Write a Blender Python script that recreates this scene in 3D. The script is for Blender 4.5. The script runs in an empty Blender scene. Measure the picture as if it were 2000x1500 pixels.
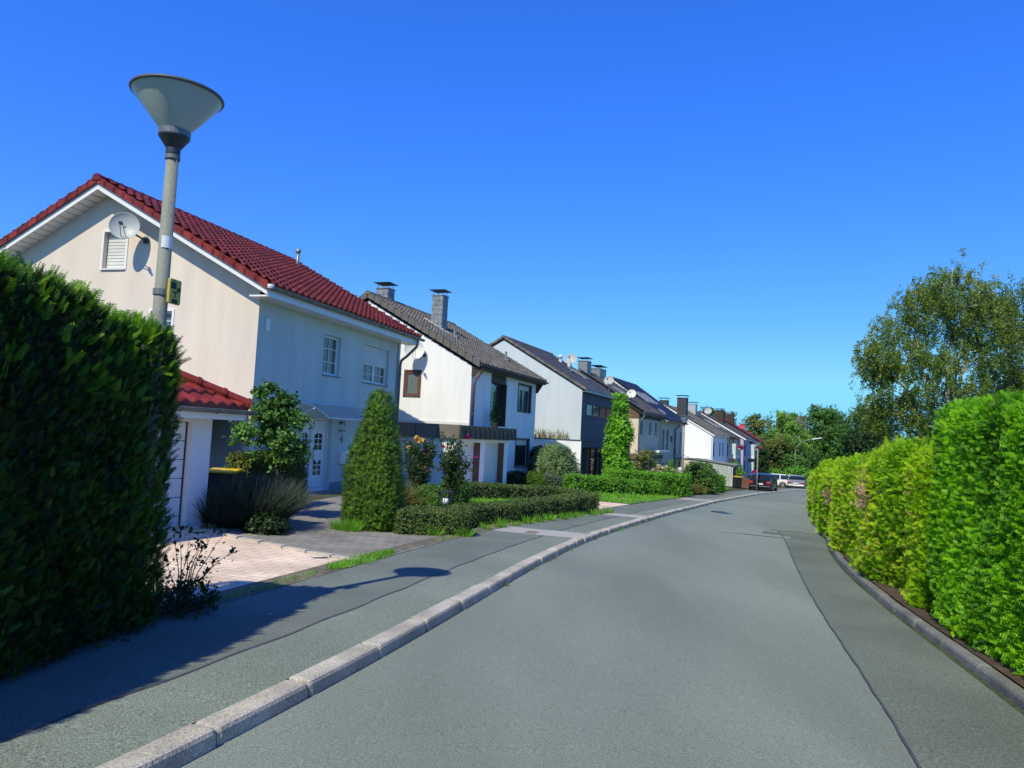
import bpy, math, random
import numpy as np
from mathutils import Vector, Matrix
random.seed(4)
RNG = np.random.default_rng(11)
SC = bpy.context.scene
COL = SC.collection
R = math.radians

# ------------------------------------------------------------------ camera, sky, sun, exposure
cam = bpy.data.cameras.new("camera"); camo = bpy.data.objects.new("camera", cam); COL.objects.link(camo)
cam.sensor_width = 36; cam.lens = 36 * 1453 / 2000; cam.clip_end = 3000; cam.clip_start = .05
pit, rol = R(3.905), R(2.875)
fw = Vector((0, math.cos(pit), math.sin(pit))); rt = Vector((1, 0, 0)); up = rt.cross(fw)
rr = rt * math.cos(rol) + up * math.sin(rol); uu = -rt * math.sin(rol) + up * math.cos(rol)
m = Matrix((rr, uu, -fw)).transposed().to_4x4(); m.translation = (0, 0, 1.65)
camo.matrix_world = m; SC.camera = camo

SUN_EL, SUN_AZ = 48.0, 28.0            # azimuth measured from straight behind the camera towards the left
sd = Vector((-math.cos(R(SUN_EL)) * math.sin(R(SUN_AZ)), -math.cos(R(SUN_EL)) * math.cos(R(SUN_AZ)), math.sin(R(SUN_EL))))
sl = bpy.data.lights.new("sun", 'SUN'); sl.energy = 3.6; sl.angle = R(.5); sl.color = (1, .93, .70)
so = bpy.data.objects.new("sun", sl); COL.objects.link(so); so.rotation_euler = sd.to_track_quat('Z', 'Y').to_euler()
so.location = (-10, -15, 25)
w = bpy.data.worlds.new("World"); SC.world = w; w.use_nodes = True
nt = w.node_tree; bg = nt.nodes['Background']
sky = nt.nodes.new('ShaderNodeTexSky'); sky.sky_type = 'NISHITA'; sky.sun_disc = False
sky.sun_elevation = R(SUN_EL); sky.sun_rotation = R(180 + SUN_AZ); sky.altitude = 100
sky.air_density = 1.0; sky.dust_density = .3; sky.ozone_density = 3.0
hs = nt.nodes.new('ShaderNodeHueSaturation'); hs.inputs['Saturation'].default_value = 1.3
gm = nt.nodes.new('ShaderNodeGamma'); gm.inputs[1].default_value = .8
tn = nt.nodes.new('ShaderNodeVectorMath'); tn.operation = 'MULTIPLY'; tn.inputs[1].default_value = (.66, 1.18, 2.6)
nt.links.new(sky.outputs[0], hs.inputs['Color']); nt.links.new(hs.outputs[0], gm.inputs[0]); nt.links.new(gm.outputs[0], tn.inputs[0]); mn = nt.nodes.new('ShaderNodeVectorMath'); mn.operation = 'MINIMUM'; mn.inputs[1].default_value = (2.0, 5.6, 8.2)   # no glare round the sun
tcw = nt.nodes.new('ShaderNodeTexCoord'); sx_ = nt.nodes.new('ShaderNodeSeparateXYZ'); nt.links.new(tcw.outputs['Generated'], sx_.inputs[0])
zr = nt.nodes.new('ShaderNodeMapRange'); zr.inputs[1].default_value = .5; zr.inputs[2].default_value = .95; zr.inputs[3].default_value = 1; zr.inputs[4].default_value = .45; nt.links.new(sx_.outputs['Z'], zr.inputs[0])   # deeper towards the zenith
zs_ = nt.nodes.new('ShaderNodeVectorMath'); zs_.operation = 'SCALE'; nt.links.new(tn.outputs[0], mn.inputs[0]); nt.links.new(mn.outputs[0], zs_.inputs[0]); nt.links.new(zr.outputs[0], zs_.inputs['Scale']); nt.links.new(zs_.outputs[0], bg.inputs[0])
bg.inputs[1].default_value = .11
SC.view_settings.view_transform = 'Standard'; SC.view_settings.look = 'None'
SC.view_settings.exposure = 0.3; SC.view_settings.gamma = 1
SC.cycles.max_bounces = 6; SC.cycles.diffuse_bounces = 3; SC.cycles.glossy_bounces = 2
SC.cycles.transmission_bounces = 4; SC.cycles.transparent_max_bounces = 6
SC.cycles.use_denoising = True

# ------------------------------------------------------------------ materials
def srgb(r, g, b):
    f = lambda c: (c / 255 / 12.92) if c / 255 <= .04045 else ((c / 255 + .055) / 1.055) ** 2.4
    return (f(r), f(g), f(b))
def newmat(name):
    mt = bpy.data.materials.new(name); mt.use_nodes = True
    return mt, mt.node_tree, mt.node_tree.nodes['Principled BSDF']
def mat(name, col, rough=.7, var=.12, scale=3., bump=0., bscale=80., spec=.4, metal=0., detail=5, stretch=None, grain=0., gscale=200., cell=None):
    mt, t, p = newmat(name); N, L = t.nodes, t.links
    p.inputs['Roughness'].default_value = rough; p.inputs['Metallic'].default_value = metal
    p.inputs['Specular IOR Level'].default_value = spec
    tc = N.new('ShaderNodeTexCoord'); src = tc.outputs['Object']
    if stretch:
        mp = N.new('ShaderNodeMapping'); mp.inputs['Scale'].default_value = stretch; L.new(src, mp.inputs[0]); src = mp.outputs[0]
    n = N.new('ShaderNodeTexNoise'); n.inputs['Scale'].default_value = scale; n.inputs['Detail'].default_value = detail
    L.new(src, n.inputs['Vector'])
    r = N.new('ShaderNodeValToRGB'); r.color_ramp.elements[0].position = .3; r.color_ramp.elements[1].position = .7
    r.color_ramp.elements[0].color = (*[c * (1 - var) for c in col], 1); r.color_ramp.elements[1].color = (*[min(1, c * (1 + var)) for c in col], 1)
    L.new(n.outputs['Fac'], r.inputs[0]); out = r.outputs[0]
    if grain:
        g = N.new('ShaderNodeTexNoise'); g.inputs['Scale'].default_value = gscale; g.inputs['Detail'].default_value = 2
        L.new(tc.outputs['Object'], g.inputs['Vector'])
        gr = N.new('ShaderNodeMapRange'); gr.inputs[1].default_value = .3; gr.inputs[2].default_value = .7
        gr.inputs[3].default_value = 1 - grain; gr.inputs[4].default_value = 1 + grain; L.new(g.outputs['Fac'], gr.inputs[0])
        mx = N.new('ShaderNodeVectorMath'); mx.operation = 'SCALE'; L.new(out, mx.inputs[0]); L.new(gr.outputs[0], mx.inputs['Scale']); out = mx.outputs[0]
    if cell:                                             # every tile fired a little differently
        sn = N.new('ShaderNodeVectorMath'); sn.operation = 'SNAP'; sn.inputs[1].default_value = (cell[0], cell[1], 50); L.new(tc.outputs['Object'], sn.inputs[0])
        wn = N.new('ShaderNodeTexWhiteNoise'); wn.noise_dimensions = '3D'; L.new(sn.outputs[0], wn.inputs['Vector'])
        mr2 = N.new('ShaderNodeMapRange'); mr2.inputs[3].default_value = .72; mr2.inputs[4].default_value = 1.28; L.new(wn.outputs['Value'], mr2.inputs[0])
        mx2 = N.new('ShaderNodeVectorMath'); mx2.operation = 'SCALE'; L.new(out, mx2.inputs[0]); L.new(mr2.outputs[0], mx2.inputs['Scale']); out = mx2.outputs[0]
    L.new(out, p.inputs['Base Color'])
    if bump:
        b = N.new('ShaderNodeTexNoise'); b.inputs['Scale'].default_value = bscale; b.inputs['Detail'].default_value = 3
        L.new(tc.outputs['Object'], b.inputs['Vector'])
        bp = N.new('ShaderNodeBump'); bp.inputs['Strength'].default_value = bump; bp.inputs['Distance'].default_value = .01
        L.new(b.outputs['Fac'], bp.inputs['Height']); L.new(bp.outputs[0], p.inputs['Normal'])
    return mt
def pavers(name, c1, c2, mortar, bw, bh, ang, rough=.85):
    mt, t, p = newmat(name); N, L = t.nodes, t.links
    tc = N.new('ShaderNodeTexCoord'); mp = N.new('ShaderNodeMapping'); mp.inputs['Rotation'].default_value = (0, 0, R(ang))
    L.new(tc.outputs['Object'], mp.inputs[0])
    b = N.new('ShaderNodeTexBrick'); b.inputs['Scale'].default_value = 1; b.inputs['Brick Width'].default_value = bw; b.inputs['Row Height'].default_value = bh
    b.inputs['Mortar Size'].default_value = .007; b.inputs['Mortar Smooth'].default_value = .3
    b.inputs['Color1'].default_value = (*c1, 1); b.inputs['Color2'].default_value = (*c2, 1); b.inputs['Mortar'].default_value = (*mortar, 1)
    L.new(mp.outputs[0], b.inputs['Vector'])
    n = N.new('ShaderNodeTexNoise'); n.inputs['Scale'].default_value = 1.3; n.inputs['Detail'].default_value = 6; L.new(tc.outputs['Object'], n.inputs['Vector'])
    mr = N.new('ShaderNodeMapRange'); mr.inputs[1].default_value = .3; mr.inputs[2].default_value = .7; mr.inputs[3].default_value = .75; mr.inputs[4].default_value = 1.2
    L.new(n.outputs['Fac'], mr.inputs[0]); mx = N.new('ShaderNodeVectorMath'); mx.operation = 'SCALE'
    L.new(b.outputs['Color'], mx.inputs[0]); L.new(mr.outputs[0], mx.inputs['Scale']); L.new(mx.outputs[0], p.inputs['Base Color'])
    bp = N.new('ShaderNodeBump'); bp.inputs['Strength'].default_value = .6; bp.inputs['Distance'].default_value = .006; bp.invert = True
    L.new(b.outputs['Fac'], bp.inputs['Height']); L.new(bp.outputs[0], p.inputs['Normal']); p.inputs['Roughness'].default_value = rough
    return mt
def leafmat(name, stops, rough=.5, trans=.3, spec=.35):
    """stops: colours from tint 0 to 1 (a random tint per spray, stored on the mesh)"""
    mt, t, p = newmat(name); N, L = t.nodes, t.links
    a = N.new('ShaderNodeAttribute'); a.attribute_name = 'tint'
    r = N.new('ShaderNodeValToRGB'); el = r.color_ramp.elements
    while len(el) < len(stops): el.new(.5)
    for i, c in enumerate(stops): el[i].position = i / (len(stops) - 1); el[i].color = (*c, 1)
    L.new(a.outputs['Fac'], r.inputs[0]); L.new(r.outputs[0], p.inputs['Base Color'])
    p.inputs['Roughness'].default_value = rough; p.inputs['Specular IOR Level'].default_value = spec
    if trans:
        tr = N.new('ShaderNodeBsdfTranslucent'); L.new(r.outputs[0], tr.inputs[0])
        ms = N.new('ShaderNodeMixShader'); ms.inputs[0].default_value = trans
        L.new(p.outputs[0], ms.inputs[1]); L.new(tr.outputs[0], ms.inputs[2]); L.new(ms.outputs[0], N['Material Output'].inputs[0])
    return mt
def glassmat(name, col, rough=.06, var=.4, scale=9., spec=.6, stretch=(1, 1, 1)):
    return mat(name, col, rough, var, scale, spec=spec, stretch=stretch, detail=2)

MT = dict(
    asphalt=mat('road asphalt', (.206, .243, .214), .88, .17, .55, bump=.4, bscale=120, spec=.25, grain=.36, gscale=95, stretch=(1.1, .28, 1)),
    asphalt_strip=mat('repair asphalt', (.148, .176, .152), .9, .16, .7, bump=.3, bscale=140, spec=.25, grain=.36, gscale=62),
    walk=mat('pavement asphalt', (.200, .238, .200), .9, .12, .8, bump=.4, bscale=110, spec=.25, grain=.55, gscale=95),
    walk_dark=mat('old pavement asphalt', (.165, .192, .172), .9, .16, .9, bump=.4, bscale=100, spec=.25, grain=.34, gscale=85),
    dust=mat('sandy asphalt edge', (.205, .235, .200), .95, .12, .9, bump=.3, bscale=120, spec=.2, grain=.4, gscale=70),
    seam=mat('bitumen seam', (.075, .085, .10), .7, .2, 6),
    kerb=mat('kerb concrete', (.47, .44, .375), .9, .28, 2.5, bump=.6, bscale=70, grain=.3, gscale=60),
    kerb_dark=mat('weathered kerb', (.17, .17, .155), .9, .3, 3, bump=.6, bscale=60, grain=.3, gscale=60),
    patch=mat('pale pavement patch', (.40, .385, .37), .9, .12, 1.5, grain=.18, gscale=80),
    patch_road=mat('pale road patch', (.25, .28, .255), .9, .12, 1.5, grain=.2, gscale=80),
    soil=mat('soil', (.075, .05, .032), .95, .35, 4, bump=1, bscale=30, grain=.4, gscale=40),
    ground=mat('garden earth', (.055, .07, .028), .95, .4, 1.2, bump=1, bscale=20, grain=.4, gscale=20),
    lawn=mat('lawn base', (.11, .24, .02), .9, .25, 1.5, bump=1, bscale=60, grain=.35, gscale=45),
    pink=pavers('pink pavers', (.85, .67, .52), (.77, .60, .46), (.36, .30, .22), .30, .15, 16),
    grey=pavers('grey pavers', (.30, .28, .25), (.23, .22, .205), (.10, .10, .085), .22, .15, 30),
    edge=pavers('border pavers', (.20, .17, .125), (.15, .13, .10), (.06, .06, .03), .2, .2, 16),
    stone=mat('edging stone', (.47, .43, .37), .85, .15, 5, bump=.3),
    cream=mat('cream render', (.73, .63, .545), .9, .07, 1.2, bump=.25, bscale=120, stretch=(1.4, 1.4, .3), grain=.03, gscale=30),
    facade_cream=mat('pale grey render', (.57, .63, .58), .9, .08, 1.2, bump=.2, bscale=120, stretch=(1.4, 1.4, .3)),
    white=mat('white render', (.85, .85, .83), .9, .06, 1.3, bump=.2, bscale=120, stretch=(1.4, 1.4, .25)),
    whitegrey=mat('greyish white render', (.56, .61, .63), .9, .06, 1.3, bump=.2, bscale=120, stretch=(1.4, 1.4, .25)),
    anthracite=mat('anthracite cladding', (.085, .10, .125), .7, .08, 1.5),
    cream2=mat('beige render', (.66, .58, .45), .9, .05, .8),
    pale=mat('pale render', (.60, .54, .42), .9, .05, .8),
    lavender_wall=mat('lilac render', (.45, .43, .56), .9, .05, .8),
    plinth=mat('plinth', (.25, .27, .29), .9, .1, 2),
    redtile=mat('red glazed tile', (.130, .020, .018), .42, .22, 3, spec=.3, cell=(.30, .30)),
    redtile2=mat('orange red tile', (.21, .028, .020), .42, .25, 6, spec=.3, cell=(.28, .3)),
    greytile=mat('brown grey tile', (.15, .135, .115), .75, .2, 5, cell=(.30, .28), grain=.2, gscale=14),
    slateroof=mat('dark grey tile', (.085, .085, .088), .6, .2, 5, cell=(.32, .3), grain=.2, gscale=14),
    navytile=mat('navy glazed tile', (.022, .030, .055), .38, .2, 5),
    purplered=mat('wine red tile', (.20, .028, .040), .55, .2, 5),
    shed_roof=mat('roofing felt', (.20, .22, .21), .8, .15, 4),
    vergeplate=mat('verge slate', (.13, .12, .108), .7, .15, 6),
    brown=mat('dark brown panel', (.055, .040, .034), .6, .15, 4),
    chim_brown=mat('dark brown chimney cladding', (.055, .034, .028), .7, .2, 5),
    brown2=mat('red brown panel', (.16, .085, .06), .7, .12, 4),
    fascia=mat('fascia metal', (.060, .055, .050), .5, .12, 5),
    fascia_side=mat('brown fascia sheet', (.17, .15, .13), .6, .1, 4),
    zinc=mat('zinc', (.30, .31, .31), .45, .15, 6, metal=.6),
    gutter=mat('weathered gutter', (.20, .21, .195), .55, .2, 5, metal=.3),
    pvc=mat('white plastic', (.80, .80, .80), .4, .03, 4),
    pvcshade=mat('shutter slats', (.70, .70, .67), .5, .05, 4),
    darkframe=mat('dark window frame', (.030, .028, .028), .4, .1, 4),
    mahog=mat('brown window frame', (.13, .065, .05), .5, .12, 6),
    pane=glassmat('window glass', (.035, .045, .045)),
    curtain=glassmat('glass with lace curtain', (.11, .125, .115), .10, .75, 16, stretch=(2, 2, .8)),
    glassblock=glassmat('glass block', (.30, .37, .33), .2, .35, 30),
    frosted=glassmat('frosted glass', (.14, .17, .16), .25, .5, 60),
    milkglass=mat('frosted balcony glass', (.55, .68, .66), .25, .06, 2, spec=.5),
    slatechim=mat('slate cladding', (.22, .24, .26), .55, .3, 5),
    darkslate=mat('dark slate cladding', (.05, .05, .055), .6, .25, 5),
    concrete_pole=mat('lamp pole', (.24, .25, .21), .75, .12, 3, grain=.15, gscale=60),
    lampglass=mat('lamp shade plastic', (.42, .47, .46), .35, .06, 3, spec=.5),
    lampdark=mat('lamp metal', (.035, .045, .055), .45, .15, 5),
    lamplid=mat('lamp lid', (.09, .10, .11), .5, .15, 5),
    collar=mat('lamp collar grey', (.16, .18, .19), .5, .15, 5, metal=.3),
    dish=mat('dish grey', (.42, .45, .45), .45, .05, 4),
    dish_white=mat('dish white', (.72, .72, .66), .45, .05, 4),
    dish_red=mat('dish red', (.42, .05, .07), .5, .1, 4),
    yellow=mat('yellow sign', (.50, .40, .07), .5, .1, 8),
    black=mat('black', (.012, .012, .013), .5, .1, 5),
    binblack=mat('bin plastic', (.022, .024, .028), .5, .1, 5),
    binyellow=mat('yellow bin lid', (.72, .50, .03), .45, .08, 5),
    wood_grey=mat('weathered boards', (.42, .46, .43), .9, .22, 2.2, stretch=(6, 6, .35)),
    wood_brown=mat('brown fence boards', (.20, .085, .06), .85, .2, 3, stretch=(5, 5, .4)),
    wood_dark=mat('dark timber', (.03, .024, .022), .7, .3, 3, stretch=(.4, .4, 8)),
    bark=mat('bark', (.10, .075, .05), .95, .35, 8, bump=1, bscale=40),
    birchbark=mat('birch bark', (.42, .39, .34), .9, .5, 3.5, stretch=(1, 1, 3)),
    twig=mat('dry twigs', (.17, .115, .095), .95, .3, 8),
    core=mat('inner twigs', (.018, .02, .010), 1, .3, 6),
    skin=mat('skin', (.48, .26, .19), .6, .06, 5),
    shirt=mat('white shirt', (.72, .66, .66), .9, .06, 5),
    trousers=mat('dark trousers', (.04, .045, .06), .9, .1, 5),
    hair=mat('brown hair', (.10, .06, .04), .7, .2, 9),
    terracotta=mat('flower trough', (.30, .32, .33), .8, .1, 5),
)
MT['acrylic'] = mat('clear acrylic', (.50, .55, .56), .12, .05, 3, spec=.6); MT['acrylic'].node_tree.nodes['Principled BSDF'].inputs['Alpha'].default_value = .42
LF = dict(
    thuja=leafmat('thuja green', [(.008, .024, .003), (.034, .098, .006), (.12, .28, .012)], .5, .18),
    sunlit_tint=leafmat('conifer green painted sunlit', [(.06, .17, .008), (.14, .34, .012), (.26, .50, .02)], .5, .35),  # lighter than the thuja, to paint in the sunlit top of the left hedge
    cypress=leafmat('bright hedge green', [(.06, .19, .008), (.15, .43, .006), (.25, .62, .008), (.36, .70, .015)], .5, .5),
    golden=leafmat('golden hedge', [(.10, .22, .010), (.22, .48, .008), (.36, .68, .010), (.54, .74, .02), (.44, .38, .08)], .5, .5),
    yew=leafmat('yew', [(.018, .05, .004), (.065, .16, .010), (.17, .34, .016)], .5, .12),
    box=leafmat('box', [(0.056, 0.1313, 0.0245), (0.0963, 0.2188, 0.035), (0.1575, 0.315, 0.0525)], .45, .25),
    privet=leafmat('low hedge', [(0.0548, 0.0938, 0.0312), (0.0938, 0.1562, 0.0438), (0.1329, 0.2344, 0.0469), (0.2344, 0.25, 0.1094)], .5, .25),
    bright=leafmat('bright leaf', [(0.0936, 0.2574, 0.0234), (0.1755, 0.468, 0.0328), (0.3042, 0.6552, 0.0468)], .4, .35),
    apple=leafmat('fruit tree leaf', [(0.0607, 0.1519, 0.0284), (0.1114, 0.2531, 0.0446), (0.2025, 0.405, 0.081)], .38, .3, .5),
    rose=leafmat('rose leaf', [(0.0264, 0.054, 0.0168), (0.042, 0.09, 0.0264), (0.072, 0.144, 0.036)], .45, .3),
    square=leafmat('olive clipped leaf', [(0.0825, 0.12, 0.021), (0.135, 0.1875, 0.03), (0.195, 0.2475, 0.045)], .5, .2),
    lavender=leafmat('lavender stalks', [(.035, .055, .035), (.06, .09, .06), (.11, .135, .10)], .7, .2),
    willow=leafmat('grey willow leaf', [(0.1105, 0.1989, 0.0774), (0.1878, 0.3094, 0.1215), (0.3094, 0.442, 0.1989)], .5, .3),
    greyball=leafmat('grey green leaf', [(.09, .13, .09), (.14, .19, .13), (.19, .25, .18)], .6, .2),
    drygrass=leafmat('dry grass', [(0.0875, 0.1375, 0.025), (0.225, 0.2, 0.0625), (0.375, 0.275, 0.1125)], .6, .3),
    grass=leafmat('grass blades', [(0.12, 0.3, 0.024), (0.2, 0.48, 0.032), (0.3, 0.62, 0.06)], .5, .35),
    birch=leafmat('birch leaf', [(.09, .17, .035), (.18, .29, .055), (.29, .40, .075), (.44, .42, .09)], .45, .45, .4),
    oak=leafmat('oak leaf', [(0.0597, 0.1392, 0.0331), (0.1061, 0.2487, 0.0464), (0.1658, 0.3813, 0.0663)], .5, .3),
    maple=leafmat('maple leaf', [(0.1224, 0.2754, 0.0428), (0.2296, 0.459, 0.0612), (0.3978, 0.612, 0.0918)], .5, .3),
    yellowing=leafmat('yellowing leaf', [(.10, .17, .04), (.20, .26, .06), (.32, .30, .08)], .5, .3),
    dark=leafmat('dark leaf', [(0.0187, 0.0437, 0.0156), (0.0343, 0.078, 0.0218), (0.0546, 0.1248, 0.0312)], .5, .3),
    brownleaf=leafmat('withered twigs', [(.26, .17, .09), (.44, .31, .17), (.58, .44, .27)], .9, .1),
    cream=leafmat('cream petals', [(.62, .50, .30), (.72, .60, .38), (.78, .68, .48)], .7, .2),
    pinkp=leafmat('magenta petals', [(.35, .01, .14), (.48, .02, .22), (.60, .06, .32)], .6, .2),
    redp=leafmat('red petals', [(.35, .012, .03), (.48, .03, .06), (.55, .08, .09)], .6, .2),
    yellowp=leafmat('apricot petals', [(.75, .38, .06), (.80, .48, .12), (.85, .58, .22)], .6, .2),
)

# ------------------------------------------------------------------ object helpers
def link(o, parent=None):
    COL.objects.link(o)
    if parent: o.parent = parent
    return o
def tag(o, label=None, cat=None, group=None, kind=None):
    if label: o['label'] = label
    if cat: o['category'] = cat
    if group: o['group'] = group
    if kind: o['kind'] = kind
    return o
def thing(name, label, cat, loc=(0, 0, 0), rz=0., group=None):
    o = bpy.data.objects.new(name, None); o.empty_display_size = .2; link(o)
    o.location = loc; o.rotation_euler = (0, 0, rz)
    return tag(o, label, cat, group)
def copy_tree(o, parent=None):
    c = o.copy(); COL.objects.link(c)
    if parent: c.parent = parent
    for ch in o.children: copy_tree(ch, c)
    return c
class MB:
    """collects faces; build() links them as ONE mesh object"""
    def __init__(s): s.v = []; s.f = []
    def quad(s, *p): s.poly(p)
    def poly(s, p):
        n = len(s.v); s.v += [tuple(q) for q in p]; s.f.append(tuple(range(n, n + len(p)))); return s
    def box(s, a, b, bev=0.):
        x0, y0, z0 = [min(p, q) for p, q in zip(a, b)]; x1, y1, z1 = [max(p, q) for p, q in zip(a, b)]
        n = len(s.v)
        s.v += [(x0, y0, z0), (x1, y0, z0), (x1, y1, z0), (x0, y1, z0), (x0, y0, z1), (x1, y0, z1), (x1, y1, z1), (x0, y1, z1)]
        s.f += [tuple(n + i for i in q) for q in ((0, 3, 2, 1), (4, 5, 6, 7), (0, 1, 5, 4), (1, 2, 6, 5), (2, 3, 7, 6), (3, 0, 4, 7))]
        return s
    def prism(s, prof, axis, t0, t1):
        """prof: 2-D outline; axis 'x': prof is (y,z); 'y': (x,z); 'z': (x,y)"""
        mk = {'x': lambda p, t: (t, p[0], p[1]), 'y': lambda p, t: (p[0], t, p[1]), 'z': lambda p, t: (p[0], p[1], t)}[axis]
        n = len(s.v); k = len(prof)
        s.v += [mk(p, t0) for p in prof] + [mk(p, t1) for p in prof]
        s.f += [(n + i, n + (i + 1) % k, n + k + (i + 1) % k, n + k + i) for i in range(k)]
        s.f += [tuple(range(n + k - 1, n - 1, -1)), tuple(range(n + k, n + 2 * k))]
        return s
    def tube(s, pts, r, seg=8, cap=True):
        pts = [Vector(p) for p in pts]; k = len(pts)
        rs = r if isinstance(r, (list, tuple)) else [r] * k
        n0 = len(s.v)
        for i, p in enumerate(pts):
            d = (pts[min(i + 1, k - 1)] - pts[max(i - 1, 0)]).normalized()
            a = d.cross(Vector((0, 0, 1)) if abs(d.z) < .95 else Vector((1, 0, 0))).normalized(); b = d.cross(a)
            for j in range(seg):
                t = 2 * math.pi * j / seg
                s.v.append(tuple(p + (a * math.cos(t) + b * math.sin(t)) * rs[i]))
        for i in range(k - 1):
            for j in range(seg):
                a0 = n0 + i * seg + j; a1 = n0 + i * seg + (j + 1) % seg
                s.f.append((a0, a1, a1 + seg, a0 + seg))
        if cap:
            s.f.append(tuple(range(n0 + seg - 1, n0 - 1, -1))); e = n0 + (k - 1) * seg; s.f.append(tuple(range(e, e + seg)))
        return s
    def lathe(s, prof, seg=24, c=(0, 0, 0), axis=None):
        """prof: list of (radius, height)"""
        q = Vector(axis).to_track_quat('Z', 'Y') if axis else None
        n0 = len(s.v); c = Vector(c)
        for (r, h) in prof:
            for j in range(seg):
                t = 2 * math.pi * j / seg; v = Vector((r * math.cos(t), r * math.sin(t), h))
                if q: v = q @ v
                s.v.append(tuple(c + v))
        for i in range(len(prof) - 1):
            for j in range(seg):
                a0 = n0 + i * seg + j; a1 = n0 + i * seg + (j + 1) % seg
                s.f.append((a0, a1, a1 + seg, a0 + seg))
        return s
    def build(s, name, mt, parent=None, off=(0, 0, 0), smooth=False, bevel=0., loc=None):
        me = bpy.data.meshes.new(name); o3 = np.array(off)
        me.from_pydata([tuple(np.add(v, o3)) for v in s.v], [], s.f); me.update()
        if smooth: me.polygons.foreach_set('use_smooth', [True] * len(me.polygons))
        me.materials.append(MT[mt] if isinstance(mt, str) else mt)
        o = bpy.data.objects.new(name, me); link(o, parent)
        if loc: o.location = loc
        if bevel:
            b = o.modifiers.new('edge', 'BEVEL'); b.width = bevel; b.segments = 2; b.limit_method = 'ANGLE'
        return o
def np_mesh(name, V, Q, mats, tint=None, midx=None, parent=None, smooth=False):
    V = np.asarray(V, np.float32).reshape(-1, 3); Q = np.asarray(Q, np.int32).reshape(-1, 4)
    me = bpy.data.meshes.new(name)
    me.vertices.add(len(V)); me.vertices.foreach_set('co', V.ravel())
    me.loops.add(Q.size); me.loops.foreach_set('vertex_index', Q.ravel())
    me.polygons.add(len(Q)); me.polygons.foreach_set('loop_start', np.arange(0, Q.size, 4, dtype=np.int32))
    me.polygons.foreach_set('loop_total', np.full(len(Q), 4, np.int32))
    for mm in mats: me.materials.append(mm)
    if midx is not None: me.polygons.foreach_set('material_index', np.asarray(midx, np.int32))
    if smooth: me.polygons.foreach_set('use_smooth', np.ones(len(Q), bool))
    if tint is not None:
        a = me.attributes.new('tint', 'FLOAT', 'POINT'); a.data.foreach_set('value', np.asarray(tint, np.float32))
    me.update(calc_edges=True)
    o = bpy.data.objects.new(name, me); return link(o, parent)

# ------------------------------------------------------------------ terrain: a street falling 3 % away from the camera
A0, K = R(18), .03
def gz(x, y):
    s = x * math.sin(A0) + y * math.cos(A0)
    if s > 112: s = 112 + 12 * (1 - math.exp(-(s - 112) / 12))
    if s < -25: s = -25
    return -K * s
_lk = np.array([(-60, -160), (-11.6, -30), (-5.4, -8), (-3.2, -1.2), (-1.58, 3.82), (-1.10, 5.35), (-.52, 7.5), (.15, 10.25), (1.31, 14.22), (2.26, 17.04),
                (5.24, 24.59), (10.18, 36.26), (17.22, 51.38), (20.6, 58), (28.2, 72), (36.8, 85), (48, 99), (75, 128), (180, 230)])
_d = np.concatenate([[0], np.cumsum(np.hypot(*np.diff(_lk, axis=0).T))])
_s = np.arange(0, _d[-1], .25)
_x = np.interp(_s, _d, _lk[:, 0]); _y = np.interp(_s, _d, _lk[:, 1])
_k = np.ones(13) / 13
for _ in range(2): _x[6:-6] = np.convolve(_x, _k, 'valid'); _y[6:-6] = np.convolve(_y, _k, 'valid')
LKX, LKY = _x, _y
_tx = np.gradient(_x); _ty = np.gradient(_y); _n = np.hypot(_tx, _ty); _tx /= _n; _ty /= _n
def s_at_y(y): return float(np.interp(y, LKY, _s))
def lk(s, off=0.):
    """point beside the left kerb; off > 0 towards the road"""
    x, y = np.interp(s, _s, LKX), np.interp(s, _s, LKY); tx, ty = np.interp(s, _s, _tx), np.interp(s, _s, _ty)
    return float(x + ty * off), float(y - tx * off)
def yaw_at(s): return math.atan2(np.interp(s, _s, _tx), np.interp(s, _s, _ty))
def so_of(x, y):
    i = int(np.argmin((LKX - x) ** 2 + (LKY - y) ** 2))
    return _s[i], (x - LKX[i]) * _ty[i] - (y - LKY[i]) * _tx[i]
def ss(t): t = min(1, max(0, t)); return t * t * (3 - 2 * t)
ROADW = 4.75
def zoff(off):
    if off < -.05: return .1 + .22 * ss((-off - 1.95) / 7)
    if off > ROADW: return .11 + .12 * ss((off - ROADW) / 5)
    return 0.
def Z(x, y, add=0.):
    return gz(x, y) + zoff(so_of(x, y)[1]) + add
def ribbon(name, s0, s1, offs, mt, dz, kind='structure', ds=.5, zfn=None, label=None):
    """sheet along the kerb; offs: offsets or functions of s; dz: heights above the street"""
    n = max(2, int((s1 - s0) / ds) + 1); S = np.linspace(s0, s1, n); V = []; k = len(offs)
    for s in S:
        for o_, d_ in zip(offs, dz):
            of = o_(s) if callable(o_) else o_; x, y = lk(s, of)
            V.append((x, y, gz(x, y) + (zfn(of) if zfn else 0) + d_))
    Q = [(i * k + j, i * k + j + 1, (i + 1) * k + j + 1, (i + 1) * k + j) for i in range(n - 1) for j in range(k - 1)]
    return tag(np_mesh(name, V, Q, [MT[mt]], smooth=True), kind=kind)
SE = s_at_y(150)
S0 = s_at_y(-20)
g_off = [-260, -140, -80, -50, -30, -20, -14, -10, -8, -6, -5, -4, -3, -2.3, -1.9, -.3, .2, 2.4, 4.5, 4.9, 5.6, 7, 10, 15, 25, 45, 80, 130]
ribbon('ground', 5, _s[-1] - 5, g_off, 'ground', [-.05] * len(g_off), ds=2.0, zfn=zoff)
ribbon('road', S0, SE, [0, 1.2, 2.4, 3.6, ROADW], 'asphalt', [0, .03, .045, .03, 0])
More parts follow.
